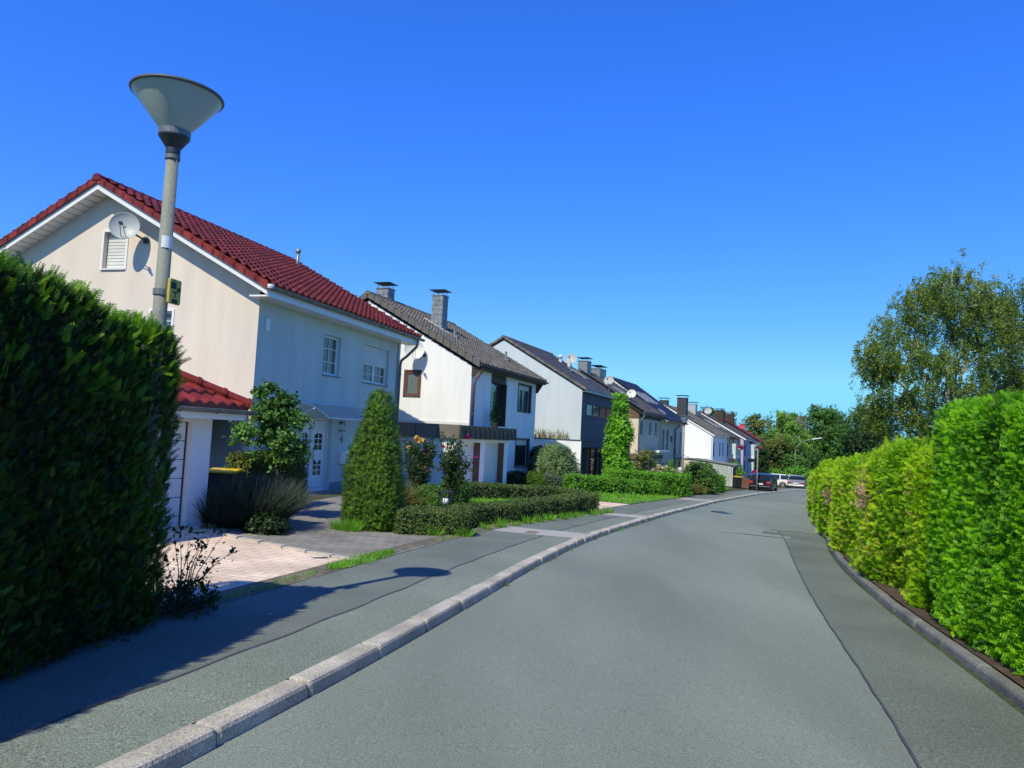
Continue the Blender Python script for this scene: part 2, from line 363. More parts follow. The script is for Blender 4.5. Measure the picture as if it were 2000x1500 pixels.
# darker re-laid strip along the right kerb, with its bitumen seam
_sm = np.array([(1.35, 1.0), (2.41, 4.42), (2.9, 5.92), (3.66, 8.41), (4.91, 12.51), (7.02, 19.1), (7.52, 20.67)])
_so = np.array([so_of(*p) for p in _sm])
_sp = np.polyfit(_so[:, 0] - 170, _so[:, 1], 3)
seam_off = lambda s: float(np.polyval(_sp, max(s, _so[0, 0] - 1) - 170)) + .004 * math.sin(s * 5.1) + .003 * math.sin(s * 13.3)
crown = lambda of: .045 * (1 - ((of - 2.375) / 2.375) ** 2)
ribbon('road_strip', _so[0, 0] - 6, _so[-1, 0], [seam_off, lambda s: .5 * (seam_off(s) + ROADW), ROADW], 'asphalt_strip', [.006, .006, .006], zfn=crown, ds=.25)
ribbon('road_seam', _so[0, 0] - 6, _so[-1, 0], [lambda s: seam_off(s) - .010, lambda s: seam_off(s) + .008], 'seam', [.010, .010], zfn=crown, ds=.12)
# trench repairs across the road further on
for y0, y1, o0, o1, mt in ((20.9, 21.6, 3.2, 4.7, 'asphalt_strip'), (22.3, 22.9, 3.3, 4.7, 'walk'), (20.0, 20.5, 2.2, 3.9, 'patch_road')):
    ribbon('road_patch', s_at_y(y0) , s_at_y(y1), [o0, .5 * (o0 + o1), o1], mt, [.008] * 3, zfn=crown, ds=.2)
WALK = -1.95
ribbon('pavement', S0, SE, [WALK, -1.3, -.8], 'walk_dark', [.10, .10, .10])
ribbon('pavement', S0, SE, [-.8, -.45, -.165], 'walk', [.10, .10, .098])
ribbon('pavement_seam', S0, s_at_y(42), [lambda s: -.81 + .012 * math.sin(s * 5) - .008, lambda s: -.79 + .012 * math.sin(s * 5 + .3)], 'seam', [.104, .104], ds=.15)
ribbon('pavement_patch', s_at_y(14.9), s_at_y(16.0), [WALK + .02, -1, -.17], 'patch', [.105, .105, .105])
ribbon('pavement_patch', s_at_y(21.5), s_at_y(22.6), [-1.3, -1, -.17], 'patch', [.105, .105, .105])
ribbon('pavement_patch', s_at_y(34.5), s_at_y(36.6), [-1.6, -1, -.17], 'patch', [.105, .105, .105])
ribbon('border_pavers', s_at_y(-4), s_at_y(17.5), [-2.24, WALK], 'edge', [.130, .104])
# kerb stones, left: rounded concrete blocks with open joints
def kerb(name, s0, s1, o_in, o_out, h, mt, lmin, lmax, mossy=.012):
    mb = MB(); s = s0; rnd = random.Random(7)
    sg = 1 if o_in > o_out else -1
    while s < s1:
        L_ = rnd.uniform(lmin, lmax); a, b = s + mossy, s + L_ - mossy; dzv = rnd.uniform(-.008, .008); do = rnd.uniform(-.008, .008)
        prof = [(o_out, -.1), (o_out, h - .006), (o_out + sg * .008, h), (o_in - sg * .03, h), (o_in - sg * .010, h - .008), (o_in, h - .028), (o_in + sg * .012, -.1)]
        secs = []
        for q in (a, a + .03, .5 * (a + b), b - .03, b):
            e = .008 if q in (a, b) else 0
            sec = []
            for (of, z) in prof:
                x, y = lk(q, of + do - sg * e); sec.append((x, y, gz(x, y) + z + dzv - (e if z > 0 else 0)))
            secs.append(sec)
        n = len(mb.v); k = len(prof)
        for sec in secs: mb.v += sec
        for i in range(4):
            for j in range(k - 1): mb.f.append((n + i * k + j, n + i * k + j + 1, n + (i + 1) * k + j + 1, n + (i + 1) * k + j))
        mb.f.append(tuple(range(n, n + k))); mb.f.append(tuple(range(n + 4 * k + k - 1, n + 4 * k - 1, -1)))
        s += L_
    return tag(mb.build(name, mt), kind='structure')
kerb('kerb', s_at_y(-6), s_at_y(12.2), 0, -.17, .105, 'kerb', .9, 1.1, .007)
kerb('kerb', s_at_y(12.2), s_at_y(100), 0, -.17, .11, 'kerb', .5, .9, .014)
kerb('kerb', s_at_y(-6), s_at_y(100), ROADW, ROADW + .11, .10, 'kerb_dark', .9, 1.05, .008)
ribbon('soil_strip', s_at_y(-6), s_at_y(100), [ROADW + .128, ROADW + .4, ROADW + 1.6], 'soil', [.10, .12, .14])
def sheet(name, pts, mt, dz=.02, kind='structure', res=.8):
    """flat area with the given outline, following the terrain"""
    pts = np.array(pts, float); A, B, C_, D = pts[:4]
    n = max(2, int(max(np.linalg.norm(B - A), np.linalg.norm(C_ - D)) / res) + 1); k = max(2, int(max(np.linalg.norm(D - A), np.linalg.norm(C_ - B)) / res) + 1)
    V = []
    for i in range(n):
        for j in range(k):
            a, b = i / (n - 1), j / (k - 1)
            p = (A * (1 - a) + B * a) * (1 - b) + (D * (1 - a) + C_ * a) * b
            V.append((p[0], p[1], Z(p[0], p[1]) + dz))
    Q = [(i * k + j, i * k + j + 1, (i + 1) * k + j + 1, (i + 1) * k + j) for i in range(n - 1) for j in range(k - 1)]
    return tag(np_mesh(name, V, Q, [MT[mt]], smooth=True), kind=kind)

# ------------------------------------------------------------------ foliage engine (numpy)
def T_frond(n=5, wdt=.30, lw=.085, curl=.10, stem=True):
    """flat spray: side leaflets along an axis; grows along +Z, length 1"""
    V = []; Q = []
    def leaf(x0, z0, x1, z1, hw, y):
        d = np.array([x1 - x0, z1 - z0]); L_ = np.hypot(*d); px, pz = -d[1] / L_ * hw, d[0] / L_ * hw
        mx, mz = x0 + d[0] * .45, z0 + d[1] * .45; b = len(V)
        V.extend([(x0, y(z0, x0), z0), (mx + px, y(mz, mx), mz + pz), (x1, y(z1, x1), z1), (mx - px, y(mz, mx), mz - pz)]); Q.append((b, b + 1, b + 2, b + 3))
    y = lambda z, x: curl * (z * z) + .25 * abs(x) * .4
    leaf(0, 0, 0, 1, lw * .8, y)
    for i in range(n):
        z = .12 + .7 * i / max(1, n - 1); ln = wdt * (1 - .55 * z)
        for sg in (-1, 1): leaf(0, z, sg * ln, z + ln * .95, lw, y)
    return np.array(V, float), np.array(Q)
def T_needles(n=10, ln=.33, hw=.045):
    V = []; Q = []
    for i in range(n):
        z = .05 + .85 * i / n; a = i * 2.4; dx, dy = math.cos(a), math.sin(a); b = len(V); l = ln * (1.1 - .5 * z)
        V.extend([(0, 0, z), (dx * l * .5 - dy * hw, dy * l * .5 + dx * hw, z + l * .35), (dx * l, dy * l, z + l * .6), (dx * l * .5 + dy * hw, dy * l * .5 - dx * hw, z + l * .35)]); Q.append((b, b + 1, b + 2, b + 3))
    return np.array(V, float), np.array(Q)
def T_leaves(n=5, ln=.55, hw=.17, spread=.8, seed=1):
    r = random.Random(seed); V = []; Q = []
    for i in range(n):
        z = .75 * i / max(1, n - 1) if n > 1 else 0; a = i * 2.4 + r.uniform(-.4, .4); el = r.uniform(.2, .8)
        d = Vector((math.cos(a) * spread, math.sin(a) * spread, el)).normalized(); sdv = d.cross(Vector((0, 0, 1))).normalized(); b = len(V)
        upv = sdv.cross(d) * .10; base = Vector((0, 0, z)); l = ln * r.uniform(.75, 1.15)
        for q in (base, base + d * l * .5 + sdv * hw + upv, base + d * l, base + d * l * .5 - sdv * hw + upv): V.append(tuple(q))
        Q.append((b, b + 1, b + 2, b + 3))
    return np.array(V, float), np.array(Q)
def T_blade(hw=.05, bend=.3):
    V = [(-hw, 0, 0), (hw, 0, 0), (hw * .6, bend * .3, .6), (-hw * .6, bend * .3, .6), (hw * .1, bend, 1), (-hw * .1, bend, 1)]
    return np.array(V, float), np.array([(0, 1, 2, 3), (3, 2, 4, 5)])
SUNV = np.array(sd)
def instances(P, D, tmpl, size, jit=.35, rng=RNG, svar=.35, roll=None, face=None):
    """P points, D growth directions; returns V, Q and per-vertex instance index"""
    tv, tq = tmpl; n = len(P); k = len(tv)
    d = D + rng.normal(0, jit, (n, 3)); d /= np.linalg.norm(d, axis=1, keepdims=True) + 1e-9
    h = rng.normal(0, 1, (n, 3)) if face is None else np.cross(d, face * .55 + SUNV * .75 + rng.normal(0, .35, (n, 3)))   # sprays turn towards the light
    a = h - (h * d).sum(1, keepdims=True) * d; a /= np.linalg.norm(a, axis=1, keepdims=True) + 1e-9
    b = np.cross(d, a)
    sz = (size if np.ndim(size) else np.full(n, size)) * rng.uniform(1 - svar, 1 + svar, n)
    V = P[:, None, :] + sz[:, None, None] * (tv[None, :, 0, None] * a[:, None] + tv[None, :, 1, None] * b[:, None] + tv[None, :, 2, None] * d[:, None])
    Q = tq[None] + (np.arange(n) * k)[:, None, None]
    return V.reshape(-1, 3), Q.reshape(-1, 4), np.repeat(np.arange(n), k)
def snoise(P, f, seed=0):
    r = np.random.default_rng(seed); out = np.zeros(len(P))
    for i in range(5):
        k = r.normal(0, 1, 3) * f * (1 + .6 * i); out += np.sin(P @ k + r.uniform(0, 6.28)) / (1 + .5 * i)
    return out / 2.2
def tints(P, rng=RNG, f=2.2, amt=.28, rnd=.25, base=.45):
    return np.clip(base + amt * snoise(P, f, 5) + rng.normal(0, rnd, len(P)), 0, 1)
def foliage(name, P, D, tmpl, size, leaf, parent=None, core=None, jit=.35, tint=None, svar=.35, face=None, base=.45):
    """one mesh of sprays, with an optional dark twig core (V, Q)"""
    V, Q, I = instances(P, D, tmpl, size, jit, svar=svar, face=face)
    tt = (tints(P, base=base) if tint is None else tint)[I]; mi = np.zeros(len(Q), int); mats = [LF[leaf]]
    if core is not None:
        cv, cq = core; Q = np.vstack([Q, np.asarray(cq) + len(V)]); mi = np.concatenate([mi, np.ones(len(cq), int)])
        V = np.vstack([V, cv]); tt = np.concatenate([tt, np.zeros(len(cv))]); mats.append(MT['core'])
    return np_mesh(name, V, Q, mats, tt, mi, parent)
class RBox:
    """rounded box hedge along a path: box coordinates (s, t, h) -> world"""
    def __init__(s, path, W, H, r, zb=None, amp=.05, seed=0, Hf=None, f=2.5):
        p = np.array(path, float); s.p = p; s.d = np.concatenate([[0], np.cumsum(np.hypot(*np.diff(p, axis=0).T))])
        s.L = s.d[-1]; s.W, s.H, s.r, s.amp, s.seed, s.Hf, s.zb, s.f = W, H, r, amp, seed, Hf, zb, f
    def world(s, q):
        S = np.clip(q[:, 0], 0, s.L); ex = q[:, 0] - S
        x = np.interp(S, s.d, s.p[:, 0]); y = np.interp(S, s.d, s.p[:, 1]); e = .4
        dx = np.interp(np.clip(S + e, 0, s.L), s.d, s.p[:, 0]) - np.interp(np.clip(S - e, 0, s.L), s.d, s.p[:, 0])
        dy = np.interp(np.clip(S + e, 0, s.L), s.d, s.p[:, 1]) - np.interp(np.clip(S - e, 0, s.L), s.d, s.p[:, 1])
        n = np.hypot(dx, dy); dx, dy = dx / n, dy / n
        zb = np.interp(S, np.linspace(0, s.L, 12), [Z(float(np.interp(a, s.d, s.p[:, 0])), float(np.interp(a, s.d, s.p[:, 1]))) for a in np.linspace(0, s.L, 12)]) if s.zb is None else np.full(len(S), s.zb)
        hs_ = np.ones(len(S)) if s.Hf is None else np.array([s.Hf(v) for v in S / s.L])
        T = np.stack([dx, dy, 0 * dx], 1); Nn = np.stack([dy, -dx, 0 * dx], 1)
        Pw = np.stack([x, y, zb + q[:, 2] * hs_], 1) + T * ex[:, None] + Nn * q[:, 1:2]
        return Pw, T, Nn
    def surf(s, q, inset=0):
        r = s.r; lo = np.array([r, -s.W / 2 + r, 0]); hi = np.array([s.L - r, s.W / 2 - r, s.H - r])
        c = np.clip(q, lo, hi); d = q - c; n = np.linalg.norm(d, axis=1, keepdims=True)
        d = np.where(n > 1e-6, d / np.maximum(n, 1e-6), np.array([0, 0, 1.])); p = c + d * (r - inset)
        P, T, Nn = s.world(p); D = T * d[:, :1] + Nn * d[:, 1:2] + np.array([0, 0, 1.]) * d[:, 2:3]
        if s.amp: P = P + D * (s.amp * snoise(P, s.f, s.seed))[:, None]
        return P, D
    def sample(s, n, rng=RNG, faces=(1, 1, 1, 1, 1), dens=None):
        """faces weights: +t side, -t side, top, start, end"""
        L, W, H = s.L, s.W, s.H; A = np.array([L * H, L * H, L * W, W * H, W * H]) * faces; k = rng.choice(5, n, p=A / A.sum())
        u, v = rng.random(n), rng.random(n)
        if dens is not None: u = dens(u)
        q = np.zeros((n, 3))
        q[:, 0] = np.select([k == 3, k == 4], [0, L], u * L)
        q[:, 1] = np.select([k == 0, k == 1, k == 2], [W / 2, -W / 2, (v - .5) * W], (rng.random(n) - .5) * W)
        q[:, 2] = np.where(k == 2, H, v * H)
        return s.surf(q)
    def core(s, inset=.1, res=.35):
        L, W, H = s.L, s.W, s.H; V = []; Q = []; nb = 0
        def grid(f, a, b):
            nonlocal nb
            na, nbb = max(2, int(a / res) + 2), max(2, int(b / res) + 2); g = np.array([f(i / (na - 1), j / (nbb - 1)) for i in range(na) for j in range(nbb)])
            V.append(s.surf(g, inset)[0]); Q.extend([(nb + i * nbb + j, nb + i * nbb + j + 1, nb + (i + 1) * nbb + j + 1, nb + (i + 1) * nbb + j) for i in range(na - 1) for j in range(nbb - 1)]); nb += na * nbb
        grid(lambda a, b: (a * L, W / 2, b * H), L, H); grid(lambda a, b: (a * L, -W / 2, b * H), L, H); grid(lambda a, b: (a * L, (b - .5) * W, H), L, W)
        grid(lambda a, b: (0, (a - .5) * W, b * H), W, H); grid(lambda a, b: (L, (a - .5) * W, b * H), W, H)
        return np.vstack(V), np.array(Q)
def revolve(prof, n, c, rng=RNG, amp=.04, f=4, seed=0):
    """points and normals on a body of revolution; prof [(r, h)]"""
    pr = np.array(prof, float); sl_ = np.hypot(*np.diff(pr, axis=0).T); wt = sl_ * (pr[1:, 0] + pr[:-1, 0]); k = rng.choice(len(sl_), n, p=wt / wt.sum())
    u = rng.random(n)[:, None]; q = pr[k] * (1 - u) + pr[k + 1] * u; d = pr[k + 1] - pr[k]; nr = np.stack([d[:, 1], -d[:, 0]], 1); nr /= np.linalg.norm(nr, axis=1, keepdims=True)
    a = rng.random(n) * 2 * np.pi; D = np.stack([np.cos(a) * nr[:, 0], np.sin(a) * nr[:, 0], nr[:, 1]], 1)
    P = np.stack([np.cos(a) * q[:, 0], np.sin(a) * q[:, 0], q[:, 1]], 1) + np.array(c)
    return P + D * (amp * snoise(P, f, seed))[:, None], D
def lathe_core(prof, c, k=.88, seg=14):
    pr = [(r * k, h * (.5 + .5 * k) if i else h) for i, (r, h) in enumerate(prof)]; V = []; Q = []
    for (r, h) in pr:
        for j in range(seg): a = 2 * math.pi * j / seg; V.append((c[0] + r * math.cos(a), c[1] + r * math.sin(a), c[2] + h))
    for i in range(len(pr) - 1):
        for j in range(seg): b = i * seg + j; b1 = i * seg + (j + 1) % seg; Q.append((b, b1, b1 + seg, b + seg))
    return np.array(V), np.array(Q)
def ball_prof(r, h, n=9): return [(max(.01, r * math.sin(math.pi * (.12 + .88 * i / n)) ** .8), h * (1 - math.cos(math.pi * i / n)) / 2) for i in range(n + 1)]
UPV = np.array([0, 0, 1.])
FR = T_frond(4, .34, .075); FR5 = T_frond(6, .30, .055); FT = T_frond(7, .24, .034); ND = T_needles(9); LV = T_leaves(5); LV3 = T_leaves(3, .7, .22); LV1 = T_leaves(1, 1, .3); BL = T_blade()
LVB = T_leaves(7, .5, .15, 1.1, 3)

# ------------------------------------------------------------------ walls, windows, roofs
def wall_face(mb, plane, off, a0, a1, zb, top, holes=(), depth=.14, sgn=1):
    """plane 'F': facade at y=off (goes inward +y); 'G': gable wall at x=off (inward +x). top: [(a, z)...]"""
    mk = (lambda a, z, d=0: (a, off + sgn * d, z)) if plane == 'F' else (lambda a, z, d=0: (off + sgn * d, a, z))
    zt = lambda a: float(np.interp(a, [t[0] for t in top], [t[1] for t in top]))
    xs = sorted({a0, a1, *[h[0] for h in holes], *[h[1] for h in holes], *[t[0] for t in top if a0 < t[0] < a1]})
    for p, q in zip(xs, xs[1:]):
        if q - p < 1e-5: continue
        hh = sorted([h for h in holes if h[0] <= p + 1e-5 and h[1] >= q - 1e-5], key=lambda h: h[2]); z = zb
        for h in hh:
            if h[2] > z + 1e-4: mb.quad(mk(p, z), mk(q, z), mk(q, h[2]), mk(p, h[2]))
            z = h[3]
        mb.quad(mk(p, z), mk(q, z), mk(q, zt(q)), mk(p, zt(p)))
    for h in holes:
        x0, x1, z0, z1 = h[:4]; d = h[4] if len(h) > 4 else depth
        for A, B in (((x0, z0), (x0, z1)), ((x0, z1), (x1, z1)), ((x1, z1), (x1, z0)), ((x1, z0), (x0, z0))):
            mb.quad(mk(*A), mk(*B), mk(*B, d), mk(*A, d))
def window(root, bz, plane, off, x0, x1, z0, z1, depth=.14, fr='pvc', gl='pane', cols=1, rows=1, fw_=.055, shut=0., sill=True, bars=0, name='window', shutmat='pvcshade', sillmat='plinth', bar_v=1, label=None, sgn=1, lin=None):
    """window in an opening: frame (part) with pane, sill, shutter as sub-parts. z absolute, bz base height"""
    def bx(mb, a, b):  # a, b = (along, depth, z)
        if plane == 'F': return mb.box((a[0], off + sgn * a[1], a[2]), (b[0], off + sgn * b[1], b[2]))
        return mb.box((off + sgn * a[1], a[0], a[2]), (off + sgn * b[1], b[0], b[2]))
    o = (0, 0, -bz); d0, d1 = depth - .05, depth + .03; mb = MB(); e = .002
    zz = z1 - shut * (z1 - z0)
    bx(mb, (x0 + e, d0, z0 + e), (x0 + fw_, d1, z1 - e)); bx(mb, (x1 - fw_, d0, z0 + e), (x1 - e, d1, z1 - e))
    bx(mb, (x0 + fw_, d0, z0 + e), (x1 - fw_, d1, z0 + fw_)); bx(mb, (x0 + fw_, d0, z1 - fw_), (x1 - fw_, d1, z1 - e))
    for i in range(1, cols):
        xm = x0 + (x1 - x0) * i / cols; bx(mb, (xm - fw_ * .8, d0, z0 + fw_), (xm + fw_ * .8, d1, z1 - fw_))
    for i in range(1, rows):
        zm = z0 + (z1 - z0) * i / rows; bx(mb, (x0 + fw_, d0 + .004, zm - fw_ * .5), (x1 - fw_, d1, zm + fw_ * .5))
    if bars:
        for c in range(cols):
            a = x0 + (x1 - x0) * c / cols; b = x0 + (x1 - x0) * (c + 1) / cols
            for i in range(1, bars + 1):
                zm = z0 + (z1 - z0) * i / (bars + 1); bx(mb, (a + fw_, d0 + .012, zm - .011), (b - fw_, d0 + .03, zm + .011))
            for i in range(1, bar_v + 1):
                xm = a + (b - a) * i / (bar_v + 1); bx(mb, (xm - .011, d0 + .010, z0 + fw_), (xm + .011, d0 + .029, z1 - fw_))
    w_ = mb.build(name, fr, root, o)
    if label: w_['label'] = label
    if lin:                                              # lined reveal
        lb_ = MB(); t_ = .012; bx(lb_, (x0 + e, .004, z0 + .002), (x0 + t_, d0 - .032, z1 - .002)); bx(lb_, (x1 - t_, .004, z0 + .002), (x1 - e, d0 - .032, z1 - .002)); bx(lb_, (x0 + t_, .004, z1 - t_), (x1 - t_, d0 - .032, z1 - e)); lb_.build('reveal', lin, w_, o)
    pb = MB(); bx(pb, (x0 + fw_ * .7, d0 + .034, z0 + fw_ * .7), (x1 - fw_ * .7, d0 + .044, z1 - fw_ * .7)); pb.build('pane', gl, w_, o)
    if sill: sb = MB(); bx(sb, (x0 - .03, -.05, z0 - .035), (x1 + .03, depth - .052, z0 - .002)); sb.build('sill', sillmat, w_, o)
    if shut > 0:
        sb = MB(); n = max(2, int((z1 - zz) / .085)); hgt = (z1 - zz - .004) / n
        for i in range(n): bx(sb, (x0 + .012, d0 - .03, zz + i * hgt + .018), (x1 - .012, d0 - .012, zz + (i + 1) * hgt))
        bx(sb, (x0 + .014, d0 - .009, zz), (x1 - .014, d0 - .004, z1 - .004)); sb.build('roller_shutter', shutmat, w_, o)
    return w_
def tile_sheet(mb, x0, x1, y0, z0, y1, z1, tw=.30, crs=.34, amp=.04, step=.035, res=6, flat=False):
    """roof tiles as geometry: waves across, steps up the slope from (y0,z0) eave to (y1,z1) ridge"""
    L_ = math.hypot(y1 - y0, z1 - z0); dy, dz = (y1 - y0) / L_, (z1 - z0) / L_; ny, nz = -dz * (1 if y1 > y0 else -1), abs(dy)
    if y1 < y0: ny = dz
    nc = max(1, round(L_ / crs)); c = L_ / nc; nt_ = max(1, round((x1 - x0) / tw)); xs = np.linspace(x0, x1, nt_ * res + 1)
    ph = (np.arange(len(xs)) % res) / res
    if flat: prof = amp * np.where(ph < .16, 1, 0.15)
    else: prof = amp * (.5 + .5 * np.cos(2 * np.pi * ph)) ** .8
    rows = []
    for i in range(nc):
        rows += [(i * c, step, 0), (i * c + .02, step + .012, 0), ((i + 1) * c - .001, .006, 0)]
    n0 = len(mb.v); k = len(xs)
    mb.v += [(float(xs[0]), y0 + ny * -.04, z0 + nz * -.04)] * 0
    for (t, e, _) in rows:
        for x, p in zip(xs, prof): h = p + (e * (.30 + .95 * p / amp) if e > .01 and not flat else e); mb.v.append((float(x), y0 + dy * t + ny * h, z0 + dz * t + nz * h))
    for i in range(len(rows) - 1):
        for j in range(k - 1): a = n0 + i * k + j; mb.f.append((a, a + 1, a + k + 1, a + k))
    n1 = len(mb.v)                                       # front lip of the lowest course
    for x in xs: mb.v.append((float(x), y0, z0 - .02))
    for j in range(k - 1): mb.f.append((n1 + j, n1 + j + 1, n0 + j + 1, n0 + j))
def slab(mb, x0, x1, y0, z0, y1, z1, t=.12, gap=.012):
    """roof deck below the tiles"""
    mb.prism([(y0, z0 - gap), (y1, z1 - gap), (y1, z1 - gap - t), (y0, z0 - gap - t)], 'x', x0, x1)
def gutter(root, bz, x0, x1, y, z, r=.065, mt='gutter', name='gutter', pieces=True):
    mb = MB(); a = [math.pi * (1 + i / 8) for i in range(9)]
    out = [(y + r * math.cos(t), z + r * math.sin(t)) for t in a]; inn = [(y + (r - .008) * math.cos(t), z + (r - .008) * math.sin(t)) for t in reversed(a)]
    mb.prism(out + inn, 'x', x0, x1)
    mb.tube([(x0, y - r, z + .002), (x1, y - r, z + .002)], .011, 6)
    cap = [(y + r * math.cos(t), z + r * math.sin(t)) for t in a]; mb.prism(cap, 'x', x0 - .004, x0 - .001); mb.prism(cap, 'x', x1 + .001, x1 + .004)
    if pieces:
        n = int((x1 - x0) / .8)
        for i in range(n + 1):
            xx = x0 + .1 + (x1 - x0 - .2) * i / max(1, n); mb.tube([(xx, y + (r + .006) * math.cos(t), z + (r + .006) * math.sin(t)) for t in a], .008, 5)
    return mb.build(name, mt, root, (0, 0, -bz), smooth=False)
def ridge_tiles(root, bz, x0, x1, y, z, mt, r=.12, L_=.38, name='ridge'):
    mb = MB(); n = max(1, round((x1 - x0) / L_)); l = (x1 - x0) / n
    for i in range(n):
        xa = x0 + i * l; ra, rb = r * 1.08, r * .93; k = 9
        b = len(mb.v)
        for xx, q in ((xa - .03, ra), (xa + .05, ra), (xa + .055, r), (xa + l, rb)):
            for j in range(k): t = math.pi * (-.12 + 1.24 * j / (k - 1)); mb.v.append((xx, y + q * math.cos(t), z - .03 + q * math.sin(t)))
        for s_ in range(3):
            for j in range(k - 1): p = b + s_ * k + j; mb.f.append((p, p + 1, p + k + 1, p + k))
        mb.f.append(tuple(range(b, b + k)))
    return mb.build(name, mt, root, (0, 0, -bz), smooth=False)
def chimney(parent, bz, x, y, w_, d_, z0, z1, mt='slatechim', capmt='lampdark', capw=.12, tiles=True):
    mb = MB(); mb.box((x, y, z0), (x + w_, y + d_, z1))
    if tiles:
        n = int((z1 - z0) / .22)
        for i in range(n):
            z = z0 + i * .22; k = max(2, round(w_ / .22)); kd = max(2, round(d_ / .22))
            for j in range(k): mb.prism([(x + w_ * j / k + .006, z + .22), (x + w_ * j / k + .006, z + .03), (x + w_ * (j + .5) / k, z + .005), (x + w_ * (j + 1) / k - .006, z + .03), (x + w_ * (j + 1) / k - .006, z + .22)], 'y', y - .014, y - .001)
            for j in range(kd): mb.prism([(y + d_ * j / kd + .006, z + .22), (y + d_ * j / kd + .006, z + .03), (y + d_ * (j + .5) / kd, z + .005), (y + d_ * (j + 1) / kd - .006, z + .03), (y + d_ * (j + 1) / kd - .006, z + .22)], 'x', x - .014, x - .001)
    mb.box((x - .04, y - .04, z1), (x + w_ + .04, y + d_ + .04, z1 + .05))
    ch = mb.build('chimney', mt, parent, (0, 0, -bz))
    cb = MB()
    for a in (x + .05, x + w_ - .05):
        for b in (y + .05, y + d_ - .05): cb.tube([(a, b, z1 + .05), (a, b, z1 + .26)], .012, 5)
    cb.prism([(x - capw, z1 + .26), (x + w_ + capw, z1 + .26), (x + w_ + capw, z1 + .285), (x - capw, z1 + .285)], 'y', y - capw, y + d_ + capw)
    return ch, cb, (0, 0, -bz), capmt
def add_chimney(roof, *a, **k):
    """chimney and its cover plate, both sub-parts of the house (roof > chimney, rain_cap)"""
    ch, cb, o, cm = chimney(roof, *a, **k); cb.build('rain_cap', cm, roof, o); return ch
def dish(label, group, loc, facing, r=.42, mt='dish', arm=True, mast=None, pole_h=0., feed=-1, elev=28):
    """satellite dish: loc = dish centre (world); facing = yaw in degrees of the direction it looks to"""
    t = thing('satellite_dish', label, 'satellite dish', loc, 0, group)
    a = R(facing); e = R(elev); ax = Vector((math.sin(a) * math.cos(e), math.cos(a) * math.cos(e), math.sin(e)))
    mb = MB(); prof = [(.001, 0), (r * .35, .012), (r * .7, .05), (r * .97, .105), (r, .118), (r * 1.0, .108), (r * .7, .038), (r * .35, -.002), (.001, -.015)]
    mb.lathe([(q * 1.0, h * r / .42 - .06) for q, h in prof], 36, (0, 0, 0), ax)
    mb.build('reflector', mt, t, smooth=True)
    side = ax.cross(Vector((0, 0, 1))).normalized(); low = side.cross(ax); low = low if low.z < 0 else -low
    if arm:
        ab = MB(); tip = ax * (r * 1.15) + low * (r * .30)
        ab.tube([low * r * .8 - ax * .02 + side * .06, tip + side * .03], .012, 6); ab.tube([low * r * .8 - ax * .02 - side * .06, tip - side * .03], .012, 6)
        ab.build('feed_arm', 'dish', t)
        lb = MB(); lb.lathe([(.0, -.03), (.045, -.03), (.05, .05), (.03, .09), (.03, .16), (0, .16)], 10, tip, -(tip * 1.0 - Vector((0, 0, 0))).normalized() * -1); lb.build('receiver', 'lampdark', t)
    if mast is not None:
        mbb = MB(); back = Vector((0, 0, 0)) - ax * .05
        mbb.tube([back, back - ax * .12, Vector(mast)], .024, 8); mbb.box(tuple(Vector(mast) - Vector((.06, .06, .06))), tuple(Vector(mast) + Vector((.06, .06, .06))))
        mbb.build('mount', 'lampdark', t)
    return t
def frame_of(yaw):
    a = R(yaw); return Vector((math.sin(a), math.cos(a), 0)), Vector((-math.cos(a), math.sin(a), 0))
def hpos(o, yaw, x, y, z):
    u_, v_ = frame_of(yaw); return Vector((o[0], o[1], 0)) + u_ * x + v_ * y + Vector((0, 0, z))
RZ = lambda yaw: R(90 - yaw)

# ------------------------------------------------------------------ house 1: cream house with the red roof
def body(root, bz, L, yb, eave, ridge, yr, wallF, wallG, holesF=(), holesG=(), depF=.14, depG=.14, split=None, x0=0., yf=0., eave_b=None, eg=None):
    """walls: facade and near gable with openings, plain far gable and back"""
    o = (0, 0, -bz); eb = eave_b if eave_b is not None else eave
    mb = MB(); wall_face(mb, 'F', yf, x0, L, bz - .3, [(x0, eave), (L, eave)], holesF, depF); f = mb.build('facade', wallF, root, o)
    mb = MB(); eg = eave if eg is None else eg; wall_face(mb, 'G', x0, yf, yb, bz - .3, [(yf, eg), (yr, ridge), (yb, eg if eg != eave else eb)], holesG, depG)
    wall_face(mb, 'G', L, yf, yb, bz - .3, [(yf, eave), (yr, ridge), (yb, eb)]); wall_face(mb, 'F', yb, x0, L, bz - .3, [(x0, eb), (L, eb)])
    g = mb.build('wall', wallG, root, o); return f, g
O1, Y1, B1 = (-6.48, 18.66), 16.17, -.30
h1 = thing('detached_house', 'cream house with glossy red tiled roof, nearest of the street, behind the lamp post', 'house', (O1[0], O1[1], B1), RZ(Y1))
o1 = (0, 0, -B1)
body(h1, B1, 8.55, 9.9, 4.87, 7.70, 4.95, 'facade_cream', 'cream', [(3.23, 4.24, 3.15, 4.34), (5.78, 7.64, 3.13, 4.36), (2.42, 4.02, -.27, 1.87, .2)], [(4.3, 5.04, 5.6, 6.62, .2), (2.62, 3.3, 3.2, 4.44)], eg=5.07)
mb = MB()
tile_sheet(mb, -.48, 9.0, -.56, 5.02, 4.95, 7.95, .30, .34, .055, .055)
tile_sheet(mb, -.48, 9.0, 10.46, 5.02, 4.95, 7.95, .30, .34, .055, .055)
roof1 = mb.build('roof', 'redtile', h1, o1, smooth=False)
mb = MB(); slab(mb, -.42, 8.94, -.50, 4.99, 4.95, 7.89, .16); slab(mb, -.42, 8.94, 10.40, 4.99, 4.95, 7.89, .16); mb.build('roof_deck', 'wood_dark', roof1, o1)
